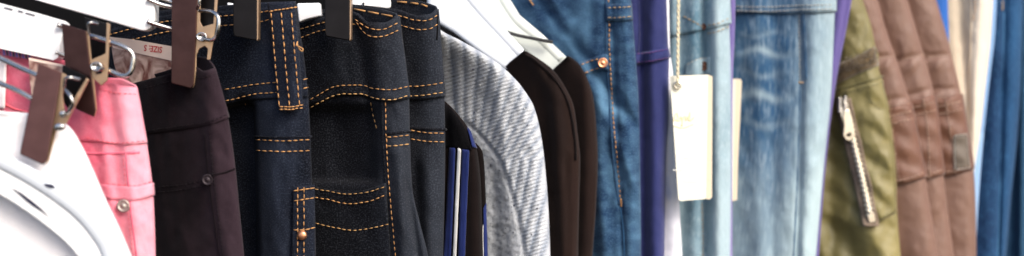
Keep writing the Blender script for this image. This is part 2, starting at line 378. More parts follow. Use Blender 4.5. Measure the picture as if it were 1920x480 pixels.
mb.prism([(82, 344), (98, 346), (104, 352), (96, 353), (86, 350)], .8353, .0006, M['ink']); mb.build('rim', t)

# ================================================================== CLIPS
def plate(mb, q, D, th, m, holes=()): mb.prism(q, D, th, m, holes)
def wire(mb, pts, r=.0013, m='steel'): mb.tube(wspline(pts, 8), r, M[m], 10)
# clip 1 : the lowest
t = thing('trouser_clip', 'bronze metal clip hanging lowest, gripping the white garment', 'clip', 80, 200, .84, 'metal clips of the trouser hangers')
mb = MB(); lin = lambda x, y: .842-.00004*(y-120)+.00006*(x-80)
plate(mb, [(72, 118), (116, 136), (88, 300), (80, 309), (37, 289), (38, 280)], lin, .0012, M['bronze']); mb.build('front_plate', t, .0005)
mb = MB(); plate(mb, [(117, 121), (162, 143), (158, 150), (128, 205), (112, 180)], lambda x, y: .866, .0012, M['black_plate']); mb.build('back_plate', t, .0005)
mb = MB(); plate(mb, [(116, 136), (124, 141), (117, 178), (121, 214), (162, 146), (166, 150), (124, 232), (108, 236), (90, 302), (84, 308), (88, 296), (104, 210), (112, 160)], lambda x, y: .8435, .0016, M['brass']); mb.build('side_flange', t, .0003)
mb = MB(); wire(mb, [(120, 163, .842), (122, 148, .839), (132, 145, .838), (150, 149, .842)], .0009); wire(mb, [(122, 168, .84), (132, 180, .836), (136, 196, .836), (128, 210, .838), (118, 214, .842)], .0011)
mb.disc(W(118, 214, .8405), .0022, .0012, M['steel']); mb.disc(W(112, 238, .8405), .0034, .0016, M['steel'], .0024); mb.build('spring_wire', t)
# clip 2 : on the pink jeans
t = thing('trouser_clip', 'bronze metal clip gripping the pink jeans, its back plate raised behind it', 'clip', 150, 150, .87, 'metal clips of the trouser hangers')
mb = MB(); plate(mb, [(115, 43), (161, 58), (179, 206), (176, 220), (142, 204), (122, 130)], lambda x, y: .874, .0012, M['bronze']); mb.build('front_plate', t, .0005)
mb = MB(); plate(mb, [(158, 32), (203, 45), (200, 118), (168, 130), (163, 70)], lambda x, y: .9, .0012, M['black_plate']); mb.build('back_plate', t, .0005)
mb = MB(); plate(mb, [(161, 58), (166, 62), (171, 112), (190, 104), (198, 100), (200, 42), (206, 46), (201, 150), (190, 160), (176, 148), (181, 205), (177, 219)], lambda x, y: .8755, .0016, M['brass'],
                 holes=[[(176, 126), (184, 118), (193, 118), (196, 128), (190, 138), (180, 140)]]); mb.build('side_flange', t, .0003)
mb = MB(); wire(mb, [(167, 64, .872), (166, 46, .868), (172, 42, .868), (184, 45, .872)], .0009); mb.disc(W(182, 125, .873), .0038, .0018, M['steel'], .003, prof=((0, 1), (1, 1), (1.2, .85), (1, .6), (.6, .55), (.6, .01)))
mb.build('spring_wire', t)
# clip 3 : on the black jeans
t = thing('trouser_clip', 'tall bronze metal clip gripping the brown-black jeans beside the size card', 'clip', 345, 90, .92, 'metal clips of the trouser hangers')
mb = MB(); plate(mb, [(322, -40), (371, -40), (368, 60), (363, 160), (358, 166), (321, 156), (321, 140)], lambda x, y: .922, .0012, M['bronze']); mb.build('front_plate', t, .0005)
mb = MB(); plate(mb, [(376, -40), (405, -40), (402, 46), (372, 52)], lambda x, y: .935, .0012, M['black_plate']); mb.build('back_plate', t, .0005)
mb = MB(); plate(mb, [(371, -40), (377, -40), (375, 40), (380, 50), (400, 44), (404, -40), (411, -40), (404, 50), (394, 112), (388, 112), (390, 92), (384, 86), (373, 92), (368, 104), (368, 130), (364, 160), (361, 165), (366, 80)], lambda x, y: .9235, .0016, M['brass'])
mb.build('side_flange', t, .0003)
mb = MB(); wire(mb, [(376, -30, .92), (374, 4, .918), (370, 16, .922)], .0010)
wire(mb, [(370, 20, .926), (388, 20, .918), (402, 24, .912), (410, 36, .910), (409, 56, .910), (404, 70, .912), (394, 75, .915), (378, 70, .922)], .0013)
mb.disc(W(379, 69, .9205), .0036, .0018, M['steel'], .003, prof=((0, 1), (1, 1), (1.2, .85), (1, .6), (.6, .55), (.6, .01))); mb.build('spring_wire', t)
# clips 4 and 5: black
for (x0, x1, yb, lab, D) in ((437, 482, 76, 'black metal clip near the loose belt loop of the left indigo jeans', .945), (609, 656, 76, 'black metal clip with a brass edge gripping the middle indigo jeans', .962)):
    t = thing('trouser_clip', lab, 'clip', (x0+x1)/2, 20, D, 'metal clips of the trouser hangers')
    mb = MB(); plate(mb, [(x0, -45), (x1, -45), (x1, yb-4), (x1-3, yb), (x0+2, yb-8), (x0, yb-14)], lambda x, y: D, .0012, M['black_plate']); mb.build('front_plate', t, .0006)
    mb = MB(); plate(mb, [(x1+.5, -45), (x1+3, -45), (x1+2, yb-3), (x1-.5, yb)], lambda x, y: D+.0004, .008, M['brass']); mb.build('side_flange', t)
# hanger bars
t = thing('clip_hanger', 'white plastic clip hanger bar with rounded end above the pink jeans', 'hanger', 50, 50, .89, 'white clip hanger bars')
mb = MB(); mb.prism([(-60, -10), (60, 22), (112, 37), (120, 43), (118, 60), (108, 108), (100, 113), (60, 104), (-60, 78)], lambda x, y: .890, .012, M['plastic'])
for a, b2 in (((8, 13), (24, 17)), ((34, 19), (44, 22)), ((48, 23), (66, 28))):
    mb.prism([a, (b2[0], b2[1]), (b2[0]-1, b2[1]+2), (a[0]-1, a[1]+2)], .8893, .0003, M['ink'])
mb.build('bar', t, .0018)
mb = MB(); wire(mb, [(108, 46, .886), (130, 56, .89), (165, 66, .883), (205, 78, .878), (236, 90, .876), (249, 103, .876), (249, 122, .876), (243, 138, .876), (228, 142, .877), (205, 133, .879), (176, 124, .882)], .0016)
wire(mb, [(104, 98, .89), (118, 104, .893), (134, 110, .896)], .0014); mb.build('wire_loop', t)
mb = MB(); wire(mb, [(-60, 84, .872), (0, 109, .868), (40, 128, .864), (72, 142, .86)], .0016); wire(mb, [(-60, 132, .872), (0, 156, .868), (35, 171, .864), (62, 186, .862)], .0016)
w_ = mb
t2 = thing('clip_hanger', 'pair of steel hanger rods leading to the lowest bronze clip', 'hanger', 30, 150, .866, 'white clip hanger bars'); w_.build('rod', t2)
t = thing('clip_hanger', 'large white plastic clip hanger bar at the top, left of the tall clip', 'hanger', 200, 20, .93, 'white clip hanger bars')
mb = MB(); mb.prism([(40, -45), (291, -45), (290, 38), (286, 50), (272, 58), (262, 57), (180, 33), (75, 3), (40, -8)], lambda x, y: .930, .012, M['plastic']); mb.build('bar', t, .0018)
mb = MB(); wire(mb, [(276, -2, .928), (300, 8, .93), (326, 14, .932)], .0016); wire(mb, [(276, 40, .928), (300, 48, .93), (326, 55, .932)], .0016); wire(mb, [(300, -4, .938), (330, 6, .938), (372, 16, .93)], .0012); mb.build('wire_loop', t)
# white hanger pieces seen between the indigo jeans
for pts, lab, D in (([(425, 4), (445, 8), (500, 12), (500, 26), (430, 18), (426, 12)], 'white hanger tip showing left of the loose belt loop', 1.0),
                    ([(556, 6), (600, 5), (602, 30), (575, 36), (560, 42)], 'white hanger piece between the loose belt loop and the middle jeans', .998),
                    ([(655, -40), (735, -40), (737, 4), (733, 14), (724, 16), (690, 11), (655, 8)], 'white hanger piece above the rolled waistband of the middle jeans', 1.03)):
    mb = MB(); mb.prism(pts, D, .008, M['plastic']); o = mb.build('clip_hanger', None, .0012); o['label'] = lab; o['category'] = 'hanger'; o['group'] = 'white clip hanger bars'

# ================================================================== PINK JEANS
S = Surf([(60, -60), (560, -60)], [(90, 252), (160, 257), (190, 263), (270, 276), (370, 288), (480, 292), (560, 293)], .882, .012, 1, .018, 46,
         [([(222, 160), (240, 300), (252, 480)], 16, .003), ([(190, 200), (215, 480)], 12, .003)], .0022, (40, 70), 5)
t = thing('pink_jeans', 'pink jeans with a pewter button-like rivet beside the white garment', 'jeans', 230, 300, .88)
pf = lambda x, y: smooth(170, 262, x)*.75+.1+.25*fbm(x/30, y/20, 4)  # brightly lit right edge painted into the pink, plus random mottling
mb = body('leg', t, S, M['pink'], [(-60, 84), (0, 97), (55, 107), (110, 128), (150, 138), (182, 151), (215, 158), (257, 164)], [(-60, 78), (60, 95), (150, 125), (185, 146), (222, 146), (257, 160)], tone=pf)
seam(mb, S, [(236, 285), (244, 380), (256, 480), (262, 540)], M['pink'], 2); stitch(mb, S, [(230, 285), (238, 380), (250, 480)], M['pink_th'], 9, .9)
seam(mb, S, [(120, 285), (180, 288), (262, 286)], M['pink'], 3); seam(mb, S, [(-50, 180), (0, 192), (30, 205), (60, 212)], M['pink_th'], 2.5)
for y in (350, 368): stitch(mb, S, [(200, y-6), (250, y-2), (286, y-10)], M['pink_th'], 9, .9)
mb.build('leg', t)
mb = MB(); patch(mb, S, [(120, 140), (185, 152), (215, 159), (256, 165)], [(120, 262), (190, 268), (230, 272), (275, 268)], M['pink'], .0003, .0007, tone=pf, edge=2)
stitch(mb, S, [(184, 165), (215, 174), (258, 177)], M['pink_th'], 9, 1.0, .003); stitch(mb, S, [(160, 258), (215, 268), (273, 264)], M['pink_th'], 9, 1.1, .003); mb.build('waistband', t)
mb = MB(); patch(mb, S, [(188, 345), (250, 350), (287, 342)], [(188, 372), (250, 376), (289, 366)], M['pink'], lift=.0003, thick=.0007, tone=pf, edge=2); mb.build('pocket_edge', t)
rivet('rivet', t, S, 232, 386, 12.5, M['pewter'], .0025, .0014)
mb = MB(); patch(mb, S, [(-58, 100), (-20, 106), (10, 111)], [(-58, 190), (-20, 200), (8, 206)], M['white_cloth'], .002); mb.build('pocket_bag', t)
mb = MB(); 
for i in range(9):
    x = 4+i*6; mb.prism([(x, 88+i*1.4), (x+4, 90+i*1.4), (x+6, 104+i), (x+2, 103+i)], .893, .0004, M['ink'] if i % 2 else M['light_purple'])
mb.build('woven_label', t)
mb = MB(); mb.prism([(54, 108), (84, 116), (120, 124), (120, 152), (96, 190), (60, 185), (56, 150)], .889, .0006, M['marble']); mb.prism([(54, 108), (84, 114), (122, 122), (122, 126), (84, 119), (54, 113)], .8886, .0004, M['card_beige'])
o = mb.build('paper_card'); o['label'] = 'mottled beige card tucked behind the lowest bronze clip'; o['category'] = 'card'
# ================================================================== SIZE CARD
t = thing('size_card', 'mottled brown card with red upside-down size print, left of the tall bronze clip', 'card', 265, 110, .95)
mb = MB(); Dc = lambda x, y: .972-.0001*(x-210)
mb.prism([(206, 70), (340, 92), (340, 176), (230, 176), (214, 120)], Dc, .0008, M['marble']); mb.build('card', t)
mb = MB(); mb.prism([(205, 69), (250, 74), (340, 90), (340, 118), (250, 98), (212, 90)], lambda x, y: Dc(x, y)-.0006, .0005, M['card_beige']); mb.build('header', t)
fc = bpy.data.curves.new('tmp', 'FONT'); fc.body = 'SIZE: S'; fc.size = 1; fc.align_x = 'CENTER'; fc.align_y = 'CENTER'; fc.extrude = .02; fc.offset = .012
fo = bpy.data.objects.new('tmp', fc); COL.objects.link(fo); bpy.context.view_layer.update()
me = bpy.data.meshes.new_from_object(fo.evaluated_get(bpy.context.evaluated_depsgraph_get())); bpy.data.objects.remove(fo)
k = 17*K*.965; a = math.radians(180-7); c0 = W(287, 91, Dc(287, 91)-.0009); r0 = Vector(t['_w'])
for v_ in me.vertices:
    x, y, z = v_.co; x *= k*.78; y *= k*.95
    v_.co = Vector((c0[0]+x*math.cos(a)-y*math.sin(a), c0[1]-z*.001-.0001/(K*.965)*(x*math.cos(a)-y*math.sin(a)), c0[2]+x*math.sin(a)+y*math.cos(a)))-r0
me.materials.append(M['red_ink']); o = bpy.data.objects.new('printed_text', me); COL.objects.link(o); o.parent = t

# ================================================================== BROWN-BLACK JEANS
S = Surf([(60, 180), (560, 180)], [(105, 398), (126, 404), (150, 411), (215, 427), (300, 440), (400, 450), (480, 458), (560, 464)], .915, .035, 1, .020, 50,
         [([(395, 240), (405, 360), (425, 480)], 14, .003), ([(330, 360), (345, 480)], 14, .0025), ([(290, 260), (300, 330)], 10, .002)], .0022, (45, 80), 8)
t = thing('black_jeans', 'brown-black jeans with tonal stitching under the tall bronze clip', 'jeans', 400, 300, .92)
lit_side = lambda x, y: smooth(330, 440, x)*.65+.12*fbm(x/25, y/30, 6)  # shade at left and lit right side painted into the twill colour
mb = body('leg', t, S, M['black_cotton'], [(180, 172), (245, 157), (320, 137), (362, 124), (380, 133), (402, 127)], [(180, 165), (245, 150), (320, 130), (368, 106), (388, 108), (402, 122)], tone=lit_side)
seam(mb, S, [(384, 250), (392, 340), (412, 480), (418, 540)], M['black_cotton'], 2); stitch(mb, S, [(392, 245), (400, 330), (418, 480)], M['dark_th'], 8, .9)
for y in (352, 362): stitch(mb, S, [(285, y), (340, y-6), (384, y-14)], M['dark_th'], 8, 1)
seam(mb, S, [(398, 328), (420, 324), (440, 317)], M['black_cotton'], 2.5); mb.build('leg', t)
mb = MB(); patch(mb, S, [(200, 168), (245, 158), (320, 138), (362, 125), (380, 134), (403, 128)], [(200, 262), (270, 252), (340, 243), (395, 233), (429, 220)], M['black_cotton'], .0003, .0008, tone=lit_side, edge=2)
stitch(mb, S, [(270, 166), (340, 147), (382, 145), (406, 138)], M['dark_th'], 8, 1, .003); stitch(mb, S, [(268, 246), (340, 236), (395, 227), (426, 214)], M['dark_th'], 8, 1, .003); mb.build('waistband', t)
rivet('rivet', t, S, 390, 337, 11, M['dark_rivet'], .002, .0018)

# ================================================================== INDIGO JEANS x3
Sa = Surf([(-40, 180), (560, 180)], [(-40, 550), (5, 553), (60, 563), (130, 573), (210, 580), (300, 584), (400, 587), (480, 591), (560, 596)], .948, .028, 1, .020, 44,
          [([(520, 200), (512, 320), (515, 480)], 22, .006, (190, 999)), ([(455, 200), (458, 480)], 16, -.012, (185, 999)), ([(545, 240), (540, 340)], 12, .002)], .0018, (45, 90), 11, extra=lambda x, y: .07*(1-smooth(462, 484, x-(y-240)*.02))*smooth(186, 215, y-(480-x)*.15))
t = thing('indigo_jeans', 'dark indigo jeans with a triple-stitched belt loop hanging loose, beside the brown-black jeans', 'jeans', 520, 240, .95, 'dark indigo jeans with orange stitching')
roll_light1 = lambda x, y: .05+.6*np.exp(-((x-515)/45)**2)+.12*fbm(x/20, y/25, 2)  # highlight down the fold painted into the denim colour
mb = body('leg', t, Sa, M['indigo'], [(180, 62), (300, 30), (400, 22), (500, 14), (553, 6)], [(180, 50), (300, 20), (400, 12), (500, 4), (553, 2)], tone=roll_light1)
stitch(mb, Sa, [(460, 192), (464, 222)], M['gold'], 9, 1.1)
for y in (262, 282): stitch(mb, Sa, [(478, y), (530, y+2), (582, y)], M['orange'], 10.5, 1.5, .003)
seam(mb, Sa, [(476, 256), (530, 258), (584, 256)], M['indigo'], 2.5)
mb.build('leg', t)
mb = MB(); patch(mb, Sa, [(200, 58), (300, 31), (400, 23), (500, 15), (554, 7)], [(200, 245), (330, 215), (420, 197), (480, 187), (577, 181)], M['indigo'], tone=roll_light1, edge=2)
stitch(mb, Sa, [(200, 66), (300, 42), (400, 32), (480, 24), (505, 20)], M['orange'], 11, 1.5, .0032); stitch(mb, Sa, [(200, 88), (300, 62), (400, 50), (480, 42), (505, 36)], M['orange'], 11, 1.5, .0032)
stitch(mb, Sa, [(546, 34), (560, 31)], M['orange'], 11, 1.6, .0032)
stitch(mb, Sa, [(420, 168), (450, 163), (480, 158), (520, 154)], M['orange'], 10.5, 1.5, .0032); stitch(mb, Sa, [(420, 190), (450, 183), (480, 176), (525, 173)], M['orange'], 10.5, 1.5, .0032)
stitch(mb, Sa, [(566, 150), (578, 147)], M['orange'], 10.5, 1.6, .0032); stitch(mb, Sa, [(566, 167), (580, 163)], M['orange'], 10.5, 1.6, .0032); mb.build('waistband', t)
class Off:      # the same surface lifted towards the viewer
    def __init__(s, S, o): s.S = S; s.o = o; s.D0 = S.D0
    def D(s, x, y): return s.S.D(x, y)-s.o(x, y)
    def uv(s, x, y): return s.S.uv(x, y)
Lp = Off(Sa, lambda x, y: .004+.003*np.sin(np.pi*np.clip((y-0)/210, 0, 1))+.002*(1-((x-(530+(y-10)*.09))/26)**2).clip(0, 1))
mb = MB(); patch(mb, Lp, [(501, 4), (515, 5), (530, 4), (555, 2)], [(522, 207), (535, 209), (550, 208), (569, 204)], M['indigo'], .0006, .0016, tone=lambda x, y: .5+0*x)
for d in (5, 24, 43): stitch(mb, Lp, [(503+d, 22), (508+d, 80), (513+d, 140), (519+d, 200)], M['orange'], 13, 1.7, .0032)
stitch(mb, Lp, [(504, 22), (530, 17), (557, 13)], M['orange'], 7, 2, .0034, .95, jit=.8)
for y in (199, 204): stitch(mb, Lp, [(523, y+1), (545, y+1), (568, y-2)], M['orange'], 7, 1.7, .0034, .95, jit=.8)
mb.tube(wspline([(558, 78, .936), (556, 85, .934), (562, 88, .932), (568, 92, .932), (566, 96, .932), (560, 90, .933), (557, 82, .935)]), .0004, M['orange'], 6); mb.build('belt_loop', t)
pk = Off(Sa, lambda x, y: .0015)
mb = MB(); patch(mb, pk, [(550, 350), (570, 348), (590, 346)], [(546, 558), (570, 558), (594, 558)], M['indigo'], .001, tone=lambda x, y: .35+0*x)
for y in (356, 375): stitch(mb, pk, [(550, y+2), (570, y-1), (590, y-4)], M['orange'], 9, 1.6, .003, .9)
stitch(mb, pk, [(549, 431), (570, 431), (592, 426)], M['orange'], 9, 1.6, .003, .9)
for x in (558, 570): stitch(mb, pk, [(x, 350), (x, 420), (x-1, 540)], M['orange'], 12, 1.5, .003)
p = mb.build('coin_pocket', t); rivet('rivet', t, pk, 567, 441, 9, M['copper'], .003, .0018, ring=False)

Sb = Surf([(-40, 460), (560, 460)], [(-40, 742), (26, 746), (100, 758), (170, 767), (260, 769), (350, 773), (420, 788), (480, 803), (560, 815)], .968, .032, 1, .024, 46,
          [([(742, 270), (748, 340), (756, 480)], 15, .006, (265, 999)), ([(700, 60), (712, 150)], 20, .003, (30, 200)), ([(770, 380), (785, 480)], 7, -.005, (340, 999)), ([(668, 40), (690, 170), (700, 260)], 14, -.0045, (30, 260)), ([(620, 60), (630, 150)], 20, .002, (40, 170)), ([(640, 200), (650, 340)], 30, -.006, (195, 345))], .002, (45, 80), 15, extra=lambda x, y: .010*smooth(190, 215, y-(690-x)*-.0)*(1-smooth(330, 348, y))*(1-smooth(690, 716, x)))
t = thing('indigo_jeans', 'middle of the dark indigo jeans, with patch pocket and rolled waistband under a black clip', 'jeans', 700, 240, .97, 'dark indigo jeans with orange stitching')
roll_light2 = lambda x, y: .08+.62*smooth(690, 745, x)+.12*fbm(x/20, y/25, 3)-.25*smooth(180, 200, y)*(1-smooth(640, 720, x))  # painted highlight on the right roll, painted shade on the pocket side
tp = [(460, 66), (560, 44), (600, 33), (650, 22), (668, 25), (690, 42), (718, 42), (747, 28)]
tb = [(460, 55), (560, 35), (600, 20), (655, 10), (690, 13), (720, 18), (747, 26)]
mb = body('leg', t, Sb, M['indigo_grey'], tp, tb, tone=roll_light2)
stitch(mb, Sb, [(723, 190), (724, 250), (729, 340), (736, 420), (741, 480), (743, 540)], M['orange'], 11, 1.6, .002)
stitch(mb, Sb, [(695, 190), (699, 215), (707, 242)], M['gold'], 10, 1.3, .002)
seam(mb, Sb, [(717, 190), (718, 250), (723, 340), (731, 420), (736, 540)], M['indigo_grey'], 2.5)
seam(mb, Sb, [(724, 250), (745, 249), (769, 246)], M['indigo_grey'], 3)
stitch(mb, Sb, [(724, 257), (745, 256), (768, 253)], M['orange'], 11, 1.6, .003); stitch(mb, Sb, [(724, 274), (745, 273), (768, 270)], M['gold'], 11, 1.6, .003); mb.build('leg', t)
mb = MB(); patch(mb, Sb, [(470, 64), (560, 45), (600, 34), (650, 23), (668, 26), (690, 43), (718, 43), (748, 29)], [(470, 225), (560, 205), (590, 196), (630, 180), (680, 180), (700, 188), (735, 190), (768, 183)], M['indigo_grey'], tone=roll_light2, edge=2, lift=.0014)
stitch(mb, Sb, [(560, 55), (600, 44), (652, 30)], M['orange'], 10.5, 1.5, .0036); stitch(mb, Sb, [(560, 72), (600, 58), (656, 46), (668, 46)], M['orange'], 10.5, 1.5, .0036)
stitch(mb, Sb, [(664, 35), (690, 52), (718, 55), (747, 42)], M['orange'], 10.5, 1.6, .0036); stitch(mb, Sb, [(666, 28+12), (690, 66), (718, 68), (749, 56)], M['orange'], 10.5, 1.6, .0036)
stitch(mb, Sb, [(580, 188), (600, 176), (625, 163), (650, 160), (680, 160), (700, 166), (735, 168), (766, 162)], M['orange'], 10.5, 1.5, .0036)
stitch(mb, Sb, [(580, 203), (600, 192), (630, 178), (660, 176), (682, 177), (702, 184), (735, 187), (766, 179)], M['gold'], 10.5, 1.5, .0036); mb.build('waistband', t)
mb = MB(); St = Off(Sb, lambda x, y: -.002+0*x)     # stitches along the inside of the rolled top
P = [tuple(W(x, y, float(Sb.D(x, y, True))-.002)) for x, y in [(664, 17), (690, 22), (715, 27), (738, 31)]]
for a_, b_ in ((0, .28), (.36, .62), (.7, .98)):
    q = [tuple(np.array(P[0])*(1-s)+np.array(P[-1])*s) for s in (a_, (a_+b_)/2, b_)]; mb.tube(q, .0006, M['orange'], 6)
mb.build('inner_stitching', t)
pk2 = Off(Sb, lambda x, y: .0014)
mb = MB(); patch(mb, pk2, [(520, 340), (590, 349), (650, 360), (690, 354), (722, 343)], [(520, 560), (600, 560), (660, 560), (736, 560)], M['indigo_grey'], .001, tone=lambda x, y: roll_light2(x, y)*.6)
stitch(mb, pk2, [(588, 354), (615, 358), (650, 364), (690, 360), (722, 350)], M['gold'], 10, 1.3, .003); stitch(mb, pk2, [(588, 370), (615, 374), (650, 382), (690, 378), (722, 366)], M['orange'], 10, 1.6, .003)
stitch(mb, pk2, [(590, 418), (620, 425), (660, 432), (700, 427), (730, 420)], M['gold'], 10, 1.4, .003); mb.build('patch_pocket', t)

Sc = Surf([(-40, 680), (560, 680)], [(-40, 812), (12, 820), (60, 826), (155, 833), (200, 834), (280, 835), (400, 833), (480, 831), (560, 829)], .99, .03, 1, .022, 40,
          [([(800, 290), (808, 480)], 16, .004, (285, 999)), ([(780, 290), (790, 480)], 7, -.003, (300, 999))], .0016, (45, 80), 19)
t = thing('indigo_jeans', 'rightmost and narrowest of the dark indigo jeans, next to the black blue-striped jacket', 'jeans', 800, 240, .99, 'dark indigo jeans with orange stitching')
roll_light3 = lambda x, y: .1+.6*smooth(770, 815, x)+.1*fbm(x/20, y/25, 5)  # colour lightened towards the right roll to stand for its highlight
mb = body('leg', t, Sc, M['indigo_grey'], [(680, 12), (742, 17), (780, 28), (805, 26), (820, 16)], [(680, -5), (738, -2), (770, -1), (800, 5), (820, 12)], tone=roll_light3)
for y0 in (248, 264): stitch(mb, Sc, [(768, y0-4), (800, y0+1), (834, y0+2)], M['orange'], 10.5, 1.5, .003)
seam(mb, Sc, [(760, 238), (800, 242), (836, 243)], M['indigo_grey'], 3); mb.build('leg', t)
mb = MB(); patch(mb, Sc, [(690, 14), (742, 18), (780, 29), (805, 27), (821, 17)], [(690, 185), (742, 186), (790, 187), (834, 181)], M['indigo_grey'], tone=roll_light3, edge=2, lift=.0012)
for d in (9, 26): stitch(mb, Sc, [(744, 19+d), (780, 29+d), (805, 28+d), (822, 18+d)], M['orange'], 10.5, 1.5, .0034)
for d in (0, 18): stitch(mb, Sc, [(762, 162+d), (790, 161+d), (833, 155+d)], M['gold' if d else 'orange'], 10.5, 1.5, .0034)
seam(mb, Sc, [(819, 22), (820, 50), (819, 75)], M['black_jersey'], 1.6, .0025); mb.build('waistband', t)
mb = MB(); P = [tuple(W(x, y, float(Sc.D(x, y, True))-.002)) for x, y in [(745, 3), (770, 5), (790, 8), (806, 14)]]
for i in range(3): mb.tube([P[i], tuple((np.array(P[i])*.3+np.array(P[i+1])*.7))], .0006, M['orange'], 6)
mb.build('inner_stitching', t)

# ================================================================== BLACK JACKETS WITH BLUE AND WHITE STRIPES
S = Surf([(190, 826), (250, 810), (560, 800)], [(184, 828), (200, 846), (218, 862), (240, 878), (265, 889), (290, 896), (350, 902), (480, 906), (560, 908)], 1.0, .02, 1, .016, 24,
         [([(886, 300), (890, 480)], 7, .003, (260, 999)), ([(838, 260), (836, 480)], 9, -.003)], .0012, (40, 90), 22)
t = thing('striped_jacket', 'black jacket with royal blue and white side stripes between the jeans and the grey sweater', 'jacket', 860, 340, 1.0, 'black jackets with blue and white stripes')
mb = body('body', t, S, M['brown_black_jersey'], [(800, 184), (828, 184)], tone=lambda x, y: .3+0*x, step=3.5); mb.build('body', t)
mb = MB(); patch(mb, S, [(826, 186), (846, 204), (862, 224), (876, 248)], [(815, 272), (835, 276), (860, 280), (884, 282)], M['black_jersey'], .001, .001, 3); mb.build('shoulder', t)
mb = MB(); patch(mb, S, [(842, 276), (853, 277)], [(828, 560), (841, 560)], M['royal'], .0016, .0008, 3); patch(mb, S, [(866, 279), (879, 281)], [(856, 560), (868, 560)], M['royal'], .0016, .0008, 3); mb.build('blue_stripe', t)
mb = MB(); patch(mb, S, [(858, 277), (864, 279)], [(845, 560), (851, 560)], M['white_stripe'], .0018, .0008, 2.5); mb.build('white_stripe', t)
mb = MB(); patch(mb, S, [(877, 238), (883, 246)], [(887, 276), (895, 278)], M['royal'], .0016, .0008, 2.5); mb.build('blue_collar_edge', t)
S = Surf([(270, 880), (560, 870)], [(268, 893), (285, 905), (320, 909), (400, 912), (480, 915), (560, 917)], 1.012, .02, 1, .008, 12, [], .0008, (40, 90), 23)
t = thing('striped_jacket', 'narrow edge of a second black jacket with blue stripe, against the grey sweater', 'jacket', 908, 400, 1.01, 'black jackets with blue and white stripes')
mb = body('body', t, S, M['brown_black_jersey'], [(870, 268), (893, 268)], step=3); mb.build('body', t)
mb = MB(); patch(mb, S, [(906, 390), (911, 380)], [(908, 560), (916, 560)], M['royal'], .0015, .0008, 2.5, edge=1); mb.build('blue_stripe', t)
mb = MB(); patch(mb, S, [(903, 430), (906, 420)], [(902, 560), (907, 560)], M['white_stripe'], .002, .0008, 2.5); mb.build('white_stripe', t)

# ================================================================== GREY RIBBED SWEATER
raglan = curve([(120, 838), (180, 856), (230, 880), (262, 908), (300, 936), (360, 958), (420, 974), (480, 985), (560, 996)])
def ribph(x, y):
    cy = 425+np.maximum(0, y-300)*.8; return np.arctan2(cy-y, x-868)
def isrib(x, y): return np.maximum(smooth(-6, 6, x-raglan(y)), 1-smooth(222, 236, y))
def ribs(x, y):
    a = ribph(x, y)/.078; r = np.abs(np.sin(np.pi*(a+.18*fbm(x/45, y/45, 8))))
    fl = .0006*np.sin(y*2*np.pi/7.0+x*.3)
    plainp = .0006*fbm(x/5, y/7, 31, 2)+.0004*np.sin(2*np.pi*x/6)*np.sin(2*np.pi*y/6)
    sd = np.exp(-((x-raglan(y))/5)**2)*smooth(225, 245, y)
    return isrib(x, y)*(-.0014*r**.9*(1+.35*fbm(x/30, y/30, 77))+fl*.9)+(1-isrib(x, y))*plainp+.002*sd
S = Surf([(46, 812), (560, 812)], [(46, 814), (60, 832), (75, 862), (100, 906), (120, 936), (140, 958), (165, 980), (200, 1001), (250, 1014), (300, 1021), (400, 1029), (480, 1032), (560, 1034)],
         1.035, .035, 1, .03, 60, [([(950, 330), (965, 480)], 14, .0025), ([(925, 330), (930, 480)], 9, -.002, (320, 999)), ([(850, 80), (842, 150), (850, 230)], 14, -.002)], .002, (60, 90), 27, extra=ribs)
t = thing('knit_sweater', 'light grey melange sweater with fanning ribbed shoulder', 'sweater', 950, 300, 1.04)
def kf(x, y): return np.clip(np.abs(np.sin(np.pi*(ribph(x, y)/.078+.18*fbm(x/45, y/45, 8))))**1.2*isrib(x, y)+(1-isrib(x, y))*.55, 0, 1)
mb = body('ribbed_sleeve', t, S, M['knit'], [(812, 46), (814, 46)], tone=kf, step=1.9)
# the plain body panel takes the fine-knit yarn
km = mb.mat(M['knit_plain'])
for i, f in enumerate(mb.f):
    c = np.mean([mb.v[j] for j in f], axis=0); px = 960+c[0]/K/c[1]; py = 240-(c[2]-CZ)/K/c[1]
    if py > 230 and px < raglan(py): mb.mi[i] = km
fuzz = []
for i in range(34):     # little neps of dark and light yarn
    y = random.uniform(120, 470); x = random.uniform(880, 1015)
    if x > S.R(y)-8: continue
    r = random.uniform(.8, 1.6)*K; c = W(x, y, float(S.D(x, y))-.0004); mb.disc(c, r, r*.8, M['ink'] if i % 8 else M['white_stripe'], r*random.uniform(.7, 1.6), 8)
mb.build('knit', t)

# ================================================================== WHITE HANGERS + DARK BROWN SWEATERS
for (poly, lab, D, mt) in (([(800, -45), (862, -45), (905, 8), (955, 62), (988, 98), (985, 130), (948, 132), (900, 98), (850, 60), (822, 44), (800, 20)], 'broad white wooden-look hanger arm entering the left dark brown sweater', 1.083, 'plastic_blue'),
                           ([(868, -45), (930, -45), (975, 28), (1020, 66), (1062, 106), (1070, 130), (1030, 140), (985, 100), (940, 62), (905, 25)], 'narrower cream-white hanger arm entering the right dark brown sweater', 1.098, 'plastic_cream')):
    t = thing('coat_hanger', lab.replace('wooden-look ', ''), 'hanger', poly[0][0]+60, 20, D, 'white hangers of the brown sweaters')
    mb = MB(); mb.prism(poly, D, .010, M[mt]); mb.build('arm', t, .003)
    mb = MB(); e = poly[1:5]; mb.tube(wspline([(x-9, y+6, D+.001) for x, y in e]), .0035, M[mt], 12, flat=.5); mb.build('rim', t)
mb = MB(); mb.prism([(900, 44), (925, 50), (975, 64), (1038, 76), (1036, 82), (975, 70), (920, 56)], 1.088, .004, M['black_rubber'])
o = mb.build('plastic_strap', None, .0008); o['label'] = 'thin black strap lying across the white hanger arms'; o['category'] = 'strap'
